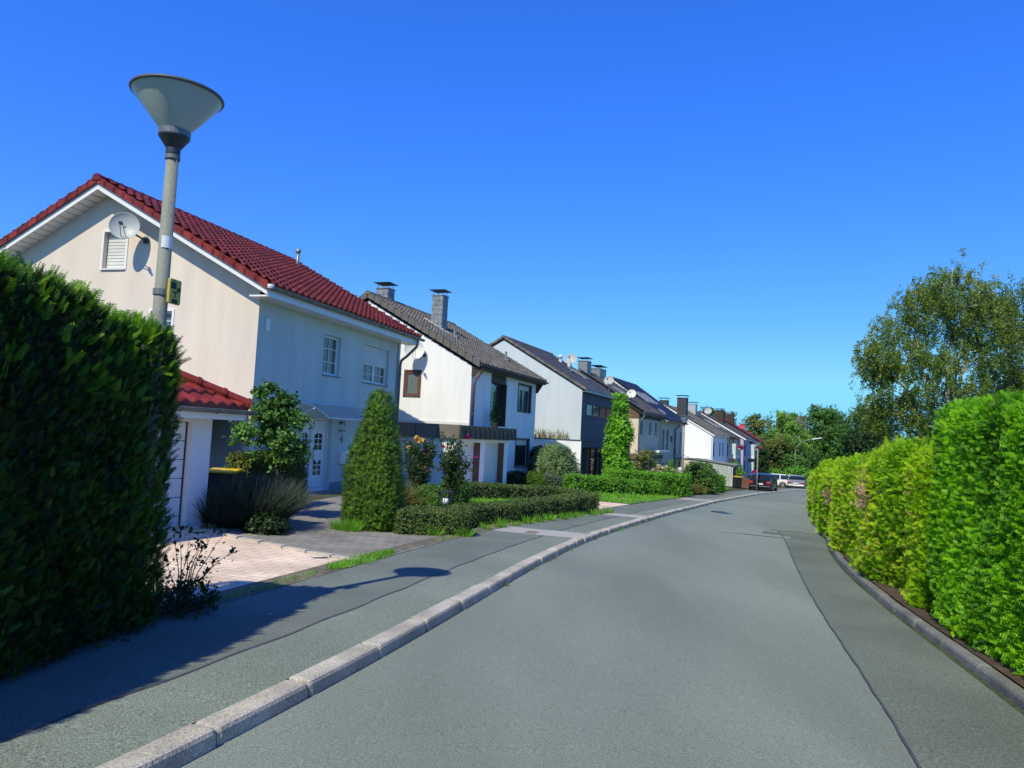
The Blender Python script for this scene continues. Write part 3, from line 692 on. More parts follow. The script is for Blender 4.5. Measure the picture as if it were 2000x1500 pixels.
ridge_tiles(roof1, B1, -.52, 9.02, 4.95, 7.97, 'redtile', .13)
mb = MB()                                            # verge tiles, one per course, stepping up both slopes
VT = {}
for sg in (1, -1):
    for xe in (-.53, 9.0):
        mb = VT.setdefault(xe, MB())
        for i in range(17):
            t0, t1 = i / 17, (i + 1) / 17 + .012
            y0, y1 = -.56 + 5.51 * t0, -.56 + 5.51 * t1; z0, z1 = 5.02 + 2.93 * t0 + .045, 5.02 + 2.93 * t1 + .018
            if sg < 0: y0, y1 = 9.9 - y0, 9.9 - y1
            mb.prism([(y0, z0 + .03), (y1, z1 + .02), (y1, z1 - .13), (y0, z0 - .16)], 'x', xe, xe + .05)
            mb.prism([(y0, z0 + .045), (y1, z1 + .035), (y1, z1 + .010), (y0, z0 + .020)], 'x', xe - .004, xe + .17 if xe < 0 else xe + .06)
for mb in VT.values(): mb.build('verge_tiles', 'redtile2', roof1, o1)
mb = MB()
for (a, b) in ((-.47, -.44), (8.96, 8.99)):
    mb.prism([(-.52, 4.97), (4.95, 7.88), (4.95, 7.66), (-.52, 4.78)], 'x', a, b); mb.prism([(10.42, 4.97), (4.95, 7.88), (4.95, 7.66), (10.42, 4.78)], 'x', a, b)
n_ = 26
for i in range(n_):                                  # boarded soffit under the overhang
    for sg in (1, -1):
        t0, t1 = i / n_, (i + 1) / n_ - .006
        ya, yb_ = -.5 + 5.44 * t0, -.5 + 5.44 * t1; za, zb_ = 4.80 + 2.88 * t0, 4.80 + 2.88 * t1
        if sg < 0: ya, yb_ = 9.9 - ya, 9.9 - yb_
        mb.prism([(ya, za), (yb_, zb_), (yb_, zb_ - .02), (ya, za - .02)], 'x', -.438, -.003)
mb.box((-.44, -.5, 4.74), (8.95, -.003, 4.78)); mb.box((-.44, -.535, 4.74), (8.95, -.505, 4.93)); mb.build('soffit', 'pvc', roof1, o1)
gutter(h1, B1, -.45, 9.15, -.62, 4.97)
mb = MB(); mb.lathe([(.0, 0), (.075, 0), (.09, .05), (.085, .10), (0, .11)], 12, (-.45, -.60, 4.93)); mb.build('gutter_end', 'pvc', h1, o1)
mb = MB(); mb.tube([(8.62, -.62, 4.90), (8.62, -.60, 4.66), (8.50, -.30, 4.30), (8.45, -.10, 4.12), (8.45, -.07, 3.9), (8.45, -.07, -.2)], .05, 10)
for z in (3.6, 1.9, .4): mb.tube([(8.45, -.07, z), (8.45, -.07, z + .05)], .06, 10)
mb.build('downpipe', 'gutter', h1, o1, smooth=True)
mb = MB(); mb.box((8.29, -.02, B1 - .1), (8.33, -.002, 4.7)); mb.box((0, -.012, 1.84), (8.27, -.002, 1.87)) if False else None
mb.build('corner_trim', 'gutter', h1, o1)
window(h1, B1, 'F', 0, 3.23, 4.24, 3.15, 4.34, .16, gl='curtain', bars=2, fw_=.075)
window(h1, B1, 'F', 0, 5.78, 7.64, 3.13, 4.36, .16, gl='curtain', bars=3, fw_=.075, cols=2, shut=.52)
window(h1, B1, 'G', 0, 4.3, 5.04, 5.6, 6.62, .2, shut=.97, fw_=.06, sillmat='pvc')
window(h1, B1, 'G', 0, 2.62, 3.3, 3.2, 4.44, .14, gl='curtain', bars=4, bar_v=0, fw_=.06, sillmat='pvc')
for (a, b, c, d) in ((4.3, 5.04, 5.6, 6.62), (2.62, 3.3, 3.2, 4.44)):
    mb = MB(); mb.box((-.022, a - .07, c - .03), (-.002, a - .001, d + .06)); mb.box((-.022, b + .001, c - .03), (-.002, b + .07, d + .06)); mb.box((-.022, a, d + .001), (-.002, b, d + .06))
    mb.build('window_surround', 'pvc', h1, o1)
# front door with side light
mb = MB(); D0 = .12
for (a, b) in ((2.42, 2.50), (3.06, 3.14), (3.94, 4.02)): mb.box((a + .002, D0, -.27), (b - .002, .199, 1.868))
for (a, b) in ((2.5, 3.06), (3.14, 3.94)): mb.box((a, D0 + .001, 1.79), (b, .198, 1.868)); mb.box((a, D0 + .001, -.27), (b, .198, -.20))
door1 = mb.build('front_door', 'pvc', h1, o1)
def leaf_panel(x0, x1, name):
    mb = MB(); holes = []; c = .5 * (x0 + x1); w2 = min(.23, (x1 - x0) / 2 - .12)
    holes = [(c - w2, c + w2, .18, .62), (c - w2, c + w2, .92, 1.42)]
    wall_face(mb, 'F', D0 + .03, x0 + .012, x1 - .012, -.19, [(x0, 1.78), (x1, 1.78)], holes, .03)
    for (a, b, z0, z1) in holes:
        for k in range(1, 3): zz = z0 + (z1 - z0) * k / 3; mb.box((a, D0 + .028, zz - .012), (b, D0 + .05, zz + .012))
        mb.box((.5 * (a + b) - .012, D0 + .0285, z0), (.5 * (a + b) + .012, D0 + .05, z1))
        arch = [(a, z1)] + [(.5 * (a + b) + (a - b) / 2 * math.cos(math.pi * i / 8), z1 - .09 + .09 * math.sin(math.pi * i / 8)) for i in range(9)] + [(b, z1)]
        if z0 > .5:
            mb.prism(arch[:6] + [(.5 * (a + b), z1)], 'y', D0 + .027, D0 + .05); mb.prism([(.5 * (a + b), z1)] + arch[5:], 'y', D0 + .027, D0 + .05)
        else:                                        # scalloped ogee on the lower light
            mb.prism([(a + .11, z1), (.5 * (a + b), z1 - .10), (b - .11, z1)], 'y', D0 + .027, D0 + .05)
    for (a, b) in ((x0 + .05, x0 + .062), (x1 - .062, x1 - .05)): mb.box((a, D0 + .024, -.1), (b, D0 + .029, 1.7))
    mb.box((x0 + .062, D0 + .024, 1.69), (x1 - .062, D0 + .029, 1.70)); mb.box((x0 + .062, D0 + .024, -.1), (x1 - .062, D0 + .029, -.09))
    p = mb.build(name, 'pvc', door1, o1); return holes
hl = leaf_panel(3.14, 3.94, 'door_leaf') + leaf_panel(2.5, 3.06, 'side_light')
for (a, b, z0, z1) in hl: mb = MB(); mb.box((a - .01, D0 + .055, z0 - .01), (b + .01, D0 + .06, z1 + .01)); mb.build('door_glass', 'pane', door1, o1)
mb = MB(); mb.tube([(3.22, D0 - .02, .62), (3.22, D0 - .02, 1.0)], .014, 6); mb.box((3.205, D0 - .02, .65), (3.235, D0 + .03, .67)); mb.box((3.205, D0 - .02, .95), (3.235, D0 + .03, .97)); mb.build('handle', 'zinc', door1, o1)
mb = MB(); mb.box((2.2, -.55, B1 - .1), (4.2, .11, -.272)); mb.build('doorstep', 'grey', h1, o1)
mb = MB(); mb.box((0.02, -.02, B1 - .2), (2.40, -.003, -.05)); mb.box((4.05, -.02, B1 - .2), (8.53, -.003, -.05)); mb.build('plinth', 'plinth', h1, o1)
# arched canopy
mb = MB(); arc = []
for i in range(11): t = i / 10; arc.append((-.02 - .95 * t, 2.27 - .40 * t ** 2.0))
for i in range(10): mb.quad((2.15, *arc[i]), (5.5, *arc[i]), (5.5, *arc[i + 1]), (2.15, *arc[i + 1])); mb.quad((2.15, arc[i][0], arc[i][1] - .008), (5.5, arc[i][0], arc[i][1] - .008), (5.5, arc[i + 1][0], arc[i + 1][1] - .008), (2.15, arc[i + 1][0], arc[i + 1][1] - .008))
cano = mb.build('door_canopy', 'acrylic', h1, o1, smooth=True)
mb = MB()
for xx in (2.15, 3.83, 5.5): mb.tube([(xx, y, z - .03) for y, z in arc], .018, 6); mb.tube([(xx, -.03, 1.95), (xx, -.55, 2.13)], .016, 6)
mb.tube([(2.15, arc[-1][0], arc[-1][1] - .01), (5.5, arc[-1][0], arc[-1][1] - .01)], .024, 6); mb.tube([(2.15, -.03, 2.26), (5.5, -.03, 2.26)], .024, 6)
mb.build('canopy_frame', 'pvc', h1, o1, smooth=True)
mb = MB(); mb.box((4.52, -.12, .50), (5.02, -.004, .86)); mb.box((4.50, -.14, .84), (5.04, -.003, .885)); mb.box((4.56, -.135, .55), (4.60, -.119, .78)); mb.build('letter_box', 'pvc', h1, o1, bevel=.008)
mb = MB(); mb.box((4.46, -.06, 1.70), (4.56, -.003, 1.80)); mb.tube([(4.51, -.05, 1.75), (4.51, -.14, 1.78), (4.51, -.15, 1.66)], .02, 6); mb.box((4.40, -.10, 1.50), (4.72, -.003, 1.53)); mb.build('wall_light', 'collar', h1, o1)
mb = MB(); mb.box((.28, -.06, 4.0), (.44, -.003, 4.32)); mb.build('alarm_box', 'pvc', h1, o1, bevel=.01)
mb = MB(); mb.lathe([(0, 0), (.09, 0), (.10, .03), (.06, .05), (0, .05)], 14, (8.15, -.003, 2.0), (0, -1, 0)); mb.build('wall_vent', 'gutter', h1, o1)
mb = MB(); mb.tube([(7.6, 3.9, 7.2), (7.6, 3.9, 7.95)], .06, 10); mb.lathe([(.075, 0), (.10, .05), (.10, .12), (.03, .17), (0, .17)], 12, (7.6, 3.9, 7.92)); mb.lathe([(.16, -.1), (.07, .12)], 12, (7.6, 3.9, 7.3)); mb.build('vent_pipe', 'zinc', roof1, o1, smooth=True)
def text_mesh(txt, size, mt, parent, mtx, name, ext=.006):
    c = bpy.data.curves.new(name, 'FONT'); c.body = txt; c.size = size; c.extrude = ext; c.align_x = 'CENTER'; c.align_y = 'CENTER'
    t = bpy.data.objects.new(name, c); COL.objects.link(t); me = bpy.data.meshes.new_from_object(t); bpy.data.objects.remove(t)
    me.transform(mtx); me.materials.clear(); me.materials.append(MT[mt]); return link(bpy.data.objects.new(name, me), parent)
text_mesh('4', .36, 'gutter', h1, Matrix.Translation((4.62, -.014, 1.24 - B1)) @ Matrix.Rotation(R(90), 4, 'X'), 'house_number')
dish('grey satellite dish on the cream gable wall, casting a round shadow beside it', 'satellite dishes on the houses', hpos(O1, Y1, -.52, 3.90, 6.60), 163, .37, 'dish', elev=10, mast=tuple(hpos(O1, Y1, -.03, 3.62, 6.33) - hpos(O1, Y1, -.52, 3.90, 6.60)))

# ------------------------------------------------------------------ garage beside house 1
OG, YG, BG = (-4.93, 12.37), 16.17, -.22
ga = thing('garage', 'low white garage with red hipped roof and sectional door behind the tall dark hedge', 'garage', (OG[0], OG[1], BG), RZ(YG)); og = (0, 0, -BG)
mb = MB(); wall_face(mb, 'F', 0, -3.6, 0, BG - .3, [(-3.6, 1.70), (0, 1.70)], [(-3.1, -.46, -.20, 1.60, .22)], .22)
mb.quad((0, 0, BG - .3), (0, 5.0, BG - .3), (0, 5.0, 1.7), (0, 0, 1.7)); mb.quad((-3.6, 0, BG - .3), (-3.6, 5.0, BG - .3), (-3.6, 5.0, 1.7), (-3.6, 0, 1.7)); mb.quad((-3.6, 5, BG - .3), (0, 5, BG - .3), (0, 5.0, 1.7), (-3.6, 5, 1.7)); mb.build('wall', 'white', ga, og)
mb = MB()
for i in range(6): mb.box((-3.098, .12, -.19 + i * .298), (-.462, .16, -.19 + (i + 1) * .298 - .012))
gd = mb.build('garage_door', 'pvc', ga, og)
mb = MB(); mb.box((-.78, .108, -.11), (-.58, .121, -.06)); mb.build('door_vent', 'black', gd, og)
mb = MB(); mb.box((-3.12, .17, -.22), (-.44, .2, 1.62)); mb.box((-.478, .10, -.2), (-.462, .17, 1.6)); mb.build('door_frame', 'darkframe', gd, og)
mb = MB(); mb.box((-4.0, -.40, 1.66), (.28, -.002, 1.70)); mb.box((.002, -.001, 1.66), (.28, 5.2, 1.70)); mb.box((-4, -.42, 1.70), (.30, -.40, 1.80)); mb.box((.28, -.40, 1.70), (.30, 5.2, 1.80)); mb.build('soffit', 'pvc', ga, og)
gutter(ga, BG, -4.0, .42, -.48, 1.82, .06)
def hip_roof(mb, x0, x1, y0, y1, z, rise, run, tw=.28):
    """pantile slopes of a low hipped roof: front slope clipped by the hip at x1"""
    nc = 6; nx = 6
    L_ = math.hypot(run, rise); cx = run / nc
    for i in range(nc):
        ya, yb_ = y0 + cx * i, y0 + cx * (i + 1); za, zb_ = z + rise * i / nc, z + rise * (i + 1) / nc
        xa, xb = x1 - cx * i, x1 - cx * (i + 1)
        k = int((xa - x0) / tw * nx); n0 = len(mb.v)
        for (yy, zz, e, xe) in ((ya, za, .05, xa), (ya + .02, za + .01, .062, xa), (yb_, zb_, .012, xb)):
            for j in range(k + 1):
                x = x0 + tw * j / nx; p = .055 * (.5 + .5 * math.cos(2 * math.pi * j / nx)) ** .8
                mb.v.append((min(x, xe), yy, zz + e + p))
        for r_ in range(2):
            for j in range(k): a = n0 + r_ * (k + 1) + j; mb.f.append((a, a + 1, a + k + 2, a + k + 1))
        n1 = len(mb.v)
        for j in range(k + 1): mb.v.append((min(x0 + tw * j / nx, xa), ya, za - .02))
        for j in range(k): mb.f.append((n1 + j, n1 + j + 1, n0 + j + 1, n0 + j))
        # side slope, facing along +x
        k2 = int((y1 - ya) / tw * nx); n0 = len(mb.v)
        for (xx, zz, e, ye) in ((xa, za, .05, ya), (xa - .02, za + .01, .062, ya), (xb, zb_, .012, yb_)):
            for j in range(k2 + 1):
                y = y1 - tw * j / nx; p = .055 * (.5 + .5 * math.cos(2 * math.pi * j / nx)) ** .8
                mb.v.append((xx, max(y, ye), zz + e + p))
        for r_ in range(2):
            for j in range(k2): a = n0 + r_ * (k2 + 1) + j; mb.f.append((a, a + 1, a + k2 + 2, a + k2 + 1))
mb = MB(); hip_roof(mb, -4.0, .32, -.44, 5.3, 1.84, 1.05, 2.0)
mb.poly([(-4, 1.56, 2.87), (-1.68, 1.56, 2.87), (-1.68, 5.3, 2.87), (-4, 5.3, 2.87)]); roofg = mb.build('roof', 'redtile2', ga, og)
mb = MB()
for i in range(7):
    t0, t1 = i / 7, (i + 1) / 7; P0 = Vector((.34 - 2.0 * t0, -.46 + 2.0 * t0, 1.93 + 1.05 * t0)); P1 = Vector((.34 - 2.0 * t1, -.46 + 2.0 * t1, 1.93 + 1.05 * t1))
    mb.tube([P0, P0 + (P1 - P0) * .16, P0 + (P1 - P0) * .17, P1], [.10, .105, .088, .082], 10)
mb.build('hip_tiles', 'redtile2', roofg, og, smooth=False)
# covered passage between garage and house
mb_ = thing('lean_to', 'shaded lean-to with a low strip of red tiles between garage and cream gable', 'lean-to', tuple(hpos(O1, Y1, -1.9, 4.6, -.25)), -R(Y1))
mb = MB(); tile_sheet(mb, 0.0, 4.45, -.1, 1.72, 1.85, 2.42, .28, .34, .055, .05); slab(mb, 0.02, 4.42, -.08, 1.71, 1.85, 2.40, .10); mb.build('roof', 'redtile2', mb_)
mb = MB(); mb.box((.0, -.06, 1.50), (4.45, -.01, 1.62)); mb.build('beam', 'plinth', mb_)
mb = MB(); mb.box((4.30, -.05, -.1), (4.40, .05, 1.5)); mb.build('post', 'plinth', mb_)
mb = MB(); mb.box((0, 1.80, -.1), (4.4, 1.88, 2.2)); mb.box((0, .05, -.1), (.08, 1.79, 1.7)); mb.build('wall', 'plinth', mb_)

# ------------------------------------------------------------------ house 2: white house, brown trim, flat garage annex
O2, Y2, B2 = (-1.67, 30.4), 20.25, -.60
h2 = thing('detached_house', 'white house with brown grey roof, two slate chimneys and flat brown garage roof', 'house', (O2[0], O2[1], B2), RZ(Y2)); o2 = (0, 0, -B2)
body(h2, B2, 8.5, 10.1, 4.40, 7.17, 5.05, 'white', 'white', [(2.2, 4.15, 2.0, 4.30, .38), (5.79, 7.67, 2.81, 4.11, .22), (5.77, 7.72, .13, 1.45, .22)], [(2.36, 3.04, 3.09, 4.11, .06)])
mb = MB(); tile_sheet(mb, -.12, 8.9, -.40, 4.50, 5.05, 7.48, .30, .33, .032, .030); tile_sheet(mb, -.12, 8.9, 10.5, 4.50, 5.05, 7.48, .30, .33, .032, .030); roof2 = mb.build('roof', 'greytile', h2, o2)
mb = MB(); slab(mb, -.06, 8.84, -.36, 4.48, 5.05, 7.44, .14); slab(mb, -.06, 8.84, 10.46, 4.48, 5.05, 7.44, .14); mb.build('roof_deck', 'brown', roof2, o2)
ridge_tiles(roof2, B2, -.16, 8.92, 5.05, 7.50, 'greytile', .12)
mb = MB()
for xe in (-.17, 8.9):
    mb = MB()
    for i in range(16):
        for sg in (1, -1):
            t0, t1 = i / 16, (i + 1) / 16 - .004; y0, y1 = -.4 + 5.45 * t0, -.4 + 5.45 * t1; z0, z1 = 4.5 + 2.98 * t0 + .07, 4.5 + 2.98 * t1 + .045
            if sg < 0: y0, y1 = 10.1 - y0, 10.1 - y1
            mb.prism([(y0, z0), (y1, z1), (y1, z1 - .24), (y0, z0 - .24)], 'x', xe, xe + .045); mb.prism([(y0, z0 + .02), (y1, z1 + .02), (y1, z1), (y0, z0)], 'x', xe - .002, xe + .16)
    mb.build('verge_plates', 'vergeplate', roof2, o2)
mb = MB(); mb.box((-.05, -.36, 4.30), (8.84, -.003, 4.36)); mb.box((.35, -.035, 4.30), (8.5, -.004, 4.47)); mb.box((-.05, -.385, 4.30), (8.84, -.362, 4.46)); mb.prism([(-.36, 4.30), (-.003, 4.30), (-.003, 3.85), (-.08, 3.85)], 'x', 8.42, 8.52); mb.prism([(-.36, 4.30), (-.003, 4.30), (-.003, 3.95), (-.08, 3.95)], 'x', -.03, .06)
mb.build('eaves_board', 'brown', h2, o2)
gutter(h2, B2, -.1, 8.95, -.46, 4.44, .06, 'fascia')
mb = MB(); mb.tube([(.06, -.46, 4.40), (.08, -.44, 4.2), (.13, -.16, 3.85), (.14, -.08, 3.6), (.14, -.08, 1.95)], .05, 10); [mb.tube([(.14, -.08, z), (.14, -.08, z + .05)], .06, 10) for z in (3.3, 2.4)]; mb.build('downpipe', 'brown2', h2, o2, smooth=True)
# balcony bay
mb = MB(); mb.box((2.202, .06, 3.92), (4.148, .10, 4.298)); mb.box((4.10, -.015, 2.0), (4.148, .37, 3.92)); mb.box((2.95, .30, 2.0), (4.1, .36, 3.92)); mb.box((2.2, .30, 2.0), (2.95, .36, 2.1)); mb.build('bay_panels', 'brown', h2, o2)
mb = MB()
for i in range(9):
    for j in range(3): mb.box((2.215 + j * .24, .16, 2.02 + i * .208), (2.215 + j * .24 + .228, .24, 2.02 + i * .208 + .196))
mb.build('glass_blocks', 'glassblock', h2, o2, bevel=.006)
window(h2, B2, 'F', 0, 2.96, 3.85, 2.05, 3.90, .26, fr='darkframe', gl='pane', rows=2, fw_=.07, sill=False, name='balcony_door')
window(h2, B2, 'F', 0, 5.79, 7.67, 2.81, 4.11, .2, fr='darkframe', gl='curtain', cols=2, fw_=.07, shut=.18, sillmat='brown', shutmat='pvcshade', lin='brown')
window(h2, B2, 'F', 0, 5.77, 7.72, .13, 1.45, .2, fr='darkframe', gl='pane', cols=2, fw_=.07, shut=.22, sillmat='brown', shutmat='pvcshade', lin='brown')
window(h2, B2, 'G', 0, 2.36, 3.04, 3.09, 4.11, .06, fr='mahog', gl='frosted', fw_=.09, sillmat='mahog')
for (a, b, c, d) in ((5.79, 7.67, 2.80, 4.11), (5.77, 7.72, .12, 1.45)):
    mb = MB(); mb.box((a - .09, -.012, c), (a - .002, -.003, d + .06)); mb.box((b + .002, -.012, c), (b + .09, -.003, d + .06)); mb.box((a - .001, -.012, d + .002), (b + .001, -.003, d + .06)); mb.build('window_surround', 'brown', h2, o2)
mb = MB()
for q in ((2.29, 2.359), (3.041, 3.11)): mb.box((-.02, q[0], 3.02), (-.003, q[1], 4.18))
mb.box((-.02, 2.36, 4.112), (-.003, 3.04, 4.18)); mb.build('window_surround', 'mahog', h2, o2)
# garage annex
mb = MB(); wall_face(mb, 'F', -.80, -2.95, 2.55, B2 - .3, [(-2.95, 1.41), (2.55, 1.41)], [(-2.75, -.58, B2 - .3, 1.28, .30), (-.10, 2.10, B2 - .3, 1.28, .30)], .30)
mb.quad((-2.95, -.8, B2 - .3), (-2.95, 6, B2 - .3), (-2.95, 6, 1.41), (-2.95, -.8, 1.41)); mb.quad((2.55, -.8, B2 - .3), (2.55, -.002, B2 - .3), (2.55, -.002, 1.41), (2.55, -.8, 1.41)); mb.quad((-2.95, 6, B2 - .3), (-.004, 6, B2 - .3), (-.004, 6, 1.41), (-2.95, 6, 1.41)); mb.build('garage_wall', 'white', h2, o2)
mb = MB(); YD = -.50
for i in range(9): mb.box((-2.74, YD - .015, B2 + i * .208), (-.60, YD, B2 + (i + 1) * .208 - .004))
g1 = mb.build('garage_door', 'pvc', h2, o2)
mb = MB()
for k in range(3): mb.box((-2.6 + k * .68, YD - .026, .80), (-2.05 + k * .68, YD - .0155, 1.12))
mb.box((-2.6, YD - .026, .74), (-.75, YD - .0155, .755)); mb.build('door_panels', 'pvcshade', g1, o2)
mb = MB(); mb.box((-1.95, YD - .04, -.36), (-1.75, YD - .016, -.26)); mb.build('handle', 'black', g1, o2)
mb = MB()
for i in range(20): mb.box((-.09, YD - .015 - .008 * (i % 2), B2 + i * .094), (2.09, YD, B2 + (i + 1) * .094 - .012))
mb.build('garage_door', 'pvc', h2, o2)
for (a, b) in ((-.60, -.582), (2.078, 2.098)): mb = MB(); mb.box((a, -.79, B2 - .2), (b, YD - .03, 1.278)); mb.build('door_reveal', 'brown2', h2, o2)
mb = MB(); mb.box((-3.05, -.97, 1.43), (2.95, -.003, 1.86)); mb.box((-3.05, -.003, 1.43), (-.003, 6.1, 1.86)); fl = mb.build('flat_roof', 'fascia', h2, o2)
mb = MB(); mb.box((-3.07, -.99, 1.41), (-3.052, 6.1, 1.92))
fs_ = mb.build('side_fascia', 'fascia_side', h2, o2)
mb = MB()
for i in range(13): x = -3.06 + i * .5; mb.box((x - .015, -1.02, 1.41), (x + .015, -.992, 1.92))
mb.box((-3.05, -.99, 1.41), (2.97, -.972, 1.915)); mb.box((2.952, -.97, 1.41), (2.97, -.004, 1.915))
for i in range(8): y = -.97 + i * .9; mb.box((-3.09, y - .012, 1.41), (-3.072, y + .012, 1.92))
mb.build('front_fascia', 'fascia', h2, o2)
mb = MB(); mb.box((-.025, -.02, 1.925), (-.004, 9.9, 2.06)); mb.build('wall_flashing', 'pvcshade', h2, o2)
add_chimney(roof2, B2, 3.30, 3.1, .56, .56, 6.0, 8.0)
add_chimney(roof2, B2, 1.65, 5.1, .60, .60, 7.1, 8.05)
mb = MB(); mb.prism([(2.5, 6.12), (3.9, 6.90), (3.9, 6.93), (2.5, 6.15)], 'x', 3.1, 3.2); mb.build('chimney_flashing', 'pvcshade', roof2, o2)
for (x, y) in ((3.3, 2.4), (7.0, 1.2)):
    z = 4.5 + (y + .4) * .547; mb = MB(); mb.tube([(x, y, z), (x, y, z + .40)], .055, 8); mb.lathe([(.07, 0), (.07, .06), (0, .08)], 8, (x, y, z + .38)); mb.box((x - .14, y - .2, z - .02), (x + .14, y + .16, z + .06)); mb.build('vent_pipe', 'slatechim', roof2, o2)
for (x, y) in ((.9, .35), (2.6, .35), (.6, 3.2), (8.0, .9)):
    pass
dish('large cream satellite dish on the white gable above a small brown window', 'satellite dishes on the houses', hpos(O2, Y2, -.42, 2.48, 4.98), 172, .42, 'dish_white', elev=10, mast=tuple(hpos(O2, Y2, -.03, 2.2, 4.8) - hpos(O2, Y2, -.42, 2.48, 4.98)))

# ------------------------------------------------------------------ house 3: pale gable, anthracite front
O3, Y3, B3 = (4.18, 43.9), 22, -.97
h3 = thing('terraced_house', 'house with pale grey gable, dark anthracite front and flat roofed entrance', 'house', (O3[0], O3[1], B3), RZ(Y3)); o3 = (0, 0, -B3)
body(h3, B3, 9.28, 10.4, 4.52, 7.48, 5.2, 'anthracite', 'whitegrey', [(1.12, 7.6, 3.05, 3.77, .14)], ())
mb = MB(); tile_sheet(mb, -.08, 9.28, -.25, 4.55, 5.2, 7.68, .32, .36, .012, .030, flat=True); tile_sheet(mb, -.08, 9.28, 10.65, 4.55, 5.2, 7.68, .32, .36, .012, .030, flat=True); roof3 = mb.build('roof', 'slateroof', h3, o3)
mb = MB(); slab(mb, -.05, 9.25, -.22, 4.53, 5.2, 7.64, .12); slab(mb, -.05, 9.25, 10.6, 4.53, 5.2, 7.64, .12); mb.build('roof_deck', 'darkframe', roof3, o3)
ridge_tiles(roof3, B3, -.12, 9.3, 5.2, 7.69, 'vergeplate', .12)
mb = MB()
for i in range(15):
    for sg in (1, -1):
        t0, t1 = i / 15, (i + 1) / 15 - .003; y0, y1 = -.25 + 5.45 * t0, -.25 + 5.45 * t1; z0, z1 = 4.55 + 3.13 * t0 + .06, 4.55 + 3.13 * t1 + .04
        if sg < 0: y0, y1 = 10.4 - y0, 10.4 - y1
        mb.prism([(y0, z0 + .01), (y1, z1 + .01), (y1, z1 - .12), (y0, z0 - .12)], 'x', -.12, -.082); mb.prism([(y0, z0 + .03), (y1, z1 + .03), (y1, z1 + .01), (y0, z0 + .01)], 'x', -.12, .05)
mb.build('verge_tiles', 'greytile', roof3, o3)
mb = MB(); mb.box((-.05, -.24, 4.40), (9.2, -.003, 4.44)); mb.box((-.09, -.27, 4.38), (9.2, -.242, 4.54)); mb.build('eaves_board', 'zinc', h3, o3)
window(h3, B3, 'F', 0, 1.12, 7.6, 3.05, 3.77, .12, fr='darkframe', gl='curtain', cols=4, fw_=.06, sillmat='darkframe')
mb = MB(); mb.quad((-2.5, -.8, B3 - .3), (-2.5, 8, B3 - .3), (-2.5, 8, 1.52), (-2.5, -.8, 1.52)); mb.quad((-2.5, -.8, B3 - .3), (-2.38, -.8, B3 - .3), (-2.38, -.8, 1.14), (-2.5, -.8, 1.14)); mb.quad((-2.38, -.8, B3 - .3), (-2.38, 1.2, B3 - .3), (-2.38, 1.2, 1.14), (-2.38, -.8, 1.14)); mb.build('annex_wall', 'white', h3, o3)
mb = MB(); mb.box((-2.49, -.78, 1.14), (9.2, -.003, 1.50)); mb.box((-2.49, -.002, 1.14), (-.003, 8, 1.50)); mb.box((-2.53, -.83, 1.505), (9.2, -.004, 1.56)); mb.box((-2.53, 0, 1.505), (-.004, 8.02, 1.56)); mb.build('flat_roof', 'anthracite', h3, o3)
mb = MB(); mb.box((-2.3, 1.2, B3 - .2), (-.02, 1.3, 1.13)); mb.box((.0, -.06, B3 - .2), (1.2, -.02, 1.13)); mb.build('timber_wall', 'wood_dark', h3, o3)
mb = MB(); mb.box((1.3, -.05, B3), (1.9, -.015, 1.1)); mb.build('timber_panel', 'brown2', h3, o3)
window(h3, B3, 'F', -.03, 2.1, 5.6, B3 + .05, 1.08, .0, fr='darkframe', gl='pane', cols=3, fw_=.05, sill=False, name='entrance_glazing')
for q in (1.0, 8.7): mb = MB(); mb.box((q, -.79, B3 - .2), (q + .09, -.70, 1.138)); mb.build('post', 'darkframe', h3, o3)
def grass_on(name, label, c, w_, d_, h, n, leaf, yaw, cat='grass', ln=.25, kind=None):
    u_, v_ = frame_of(yaw); a, b = RNG.uniform(-w_ / 2, w_ / 2, n), RNG.uniform(-d_ / 2, d_ / 2, n)
    P = np.array(c) + a[:, None] * np.array(u_) + b[:, None] * np.array(v_); P[:, 2] = c[2]
    o = foliage(name, P, np.tile(UPV, (n, 1)), BL, h, leaf, jit=ln, svar=.5)
    return tag(o, label, cat, kind=kind)
grass_on('roof_grass', 'dry grasses growing on the flat annex roof below the pale gable', hpos(O3, Y3, -1.2, 2.2, 1.56), 2.2, 3.4, .42, 260, 'drygrass', Y3)
for i, yv in enumerate((3.85, 3.45)):
    z = 4.55 + (yv + .25) * .574; mb = MB(); x = 7.2 + i * .75
    mb.lathe([(.13, -.1), (.10, .1), (.10, .32), (.16, .34), (.17, .44), (.10, .50), (0, .53)], 14, (x, yv, z)); mb.build('vent_cowl', 'pvc', roof3, o3, smooth=True)

# ------------------------------------------------------------------ house 4: beige gable with brown cladding
O4, Y4, B4 = (8.96, 51.98), 24, -1.25
h4 = thing('terraced_house', 'beige house with brown clad gable top and flat brown porch roof', 'house', (O4[0], O4[1], B4), RZ(Y4)); o4 = (0, 0, -B4)
W4 = [(.54, 1.30, 2.06, 3.09), (3.15, 4.0, 2.07, 3.07), (5.0, 5.8, 2.07, 3.11)]
body(h4, B4, 6.68, 9.0, 3.70, 6.35, 4.4, 'pale', 'cream2', [(*q, .14) for q in W4] + [(1.2, 2.3, B4, .35, .14), (3.6, 4.6, B4, .35, .14)], ())
mb = MB(); tile_sheet(mb, -.15, 6.68, -.35, 3.72, 4.4, 6.55, .30, .34, .03, .03); tile_sheet(mb, -.15, 6.68, 9.15, 3.72, 4.4, 6.55, .30, .34, .03, .03); roof4 = mb.build('roof', 'slateroof', h4, o4)
mb = MB(); slab(mb, -.12, 6.66, -.3, 3.70, 4.4, 6.51, .2); slab(mb, -.12, 6.66, 9.1, 3.70, 4.4, 6.51, .2); mb.build('roof_deck', 'darkframe', roof4, o4)
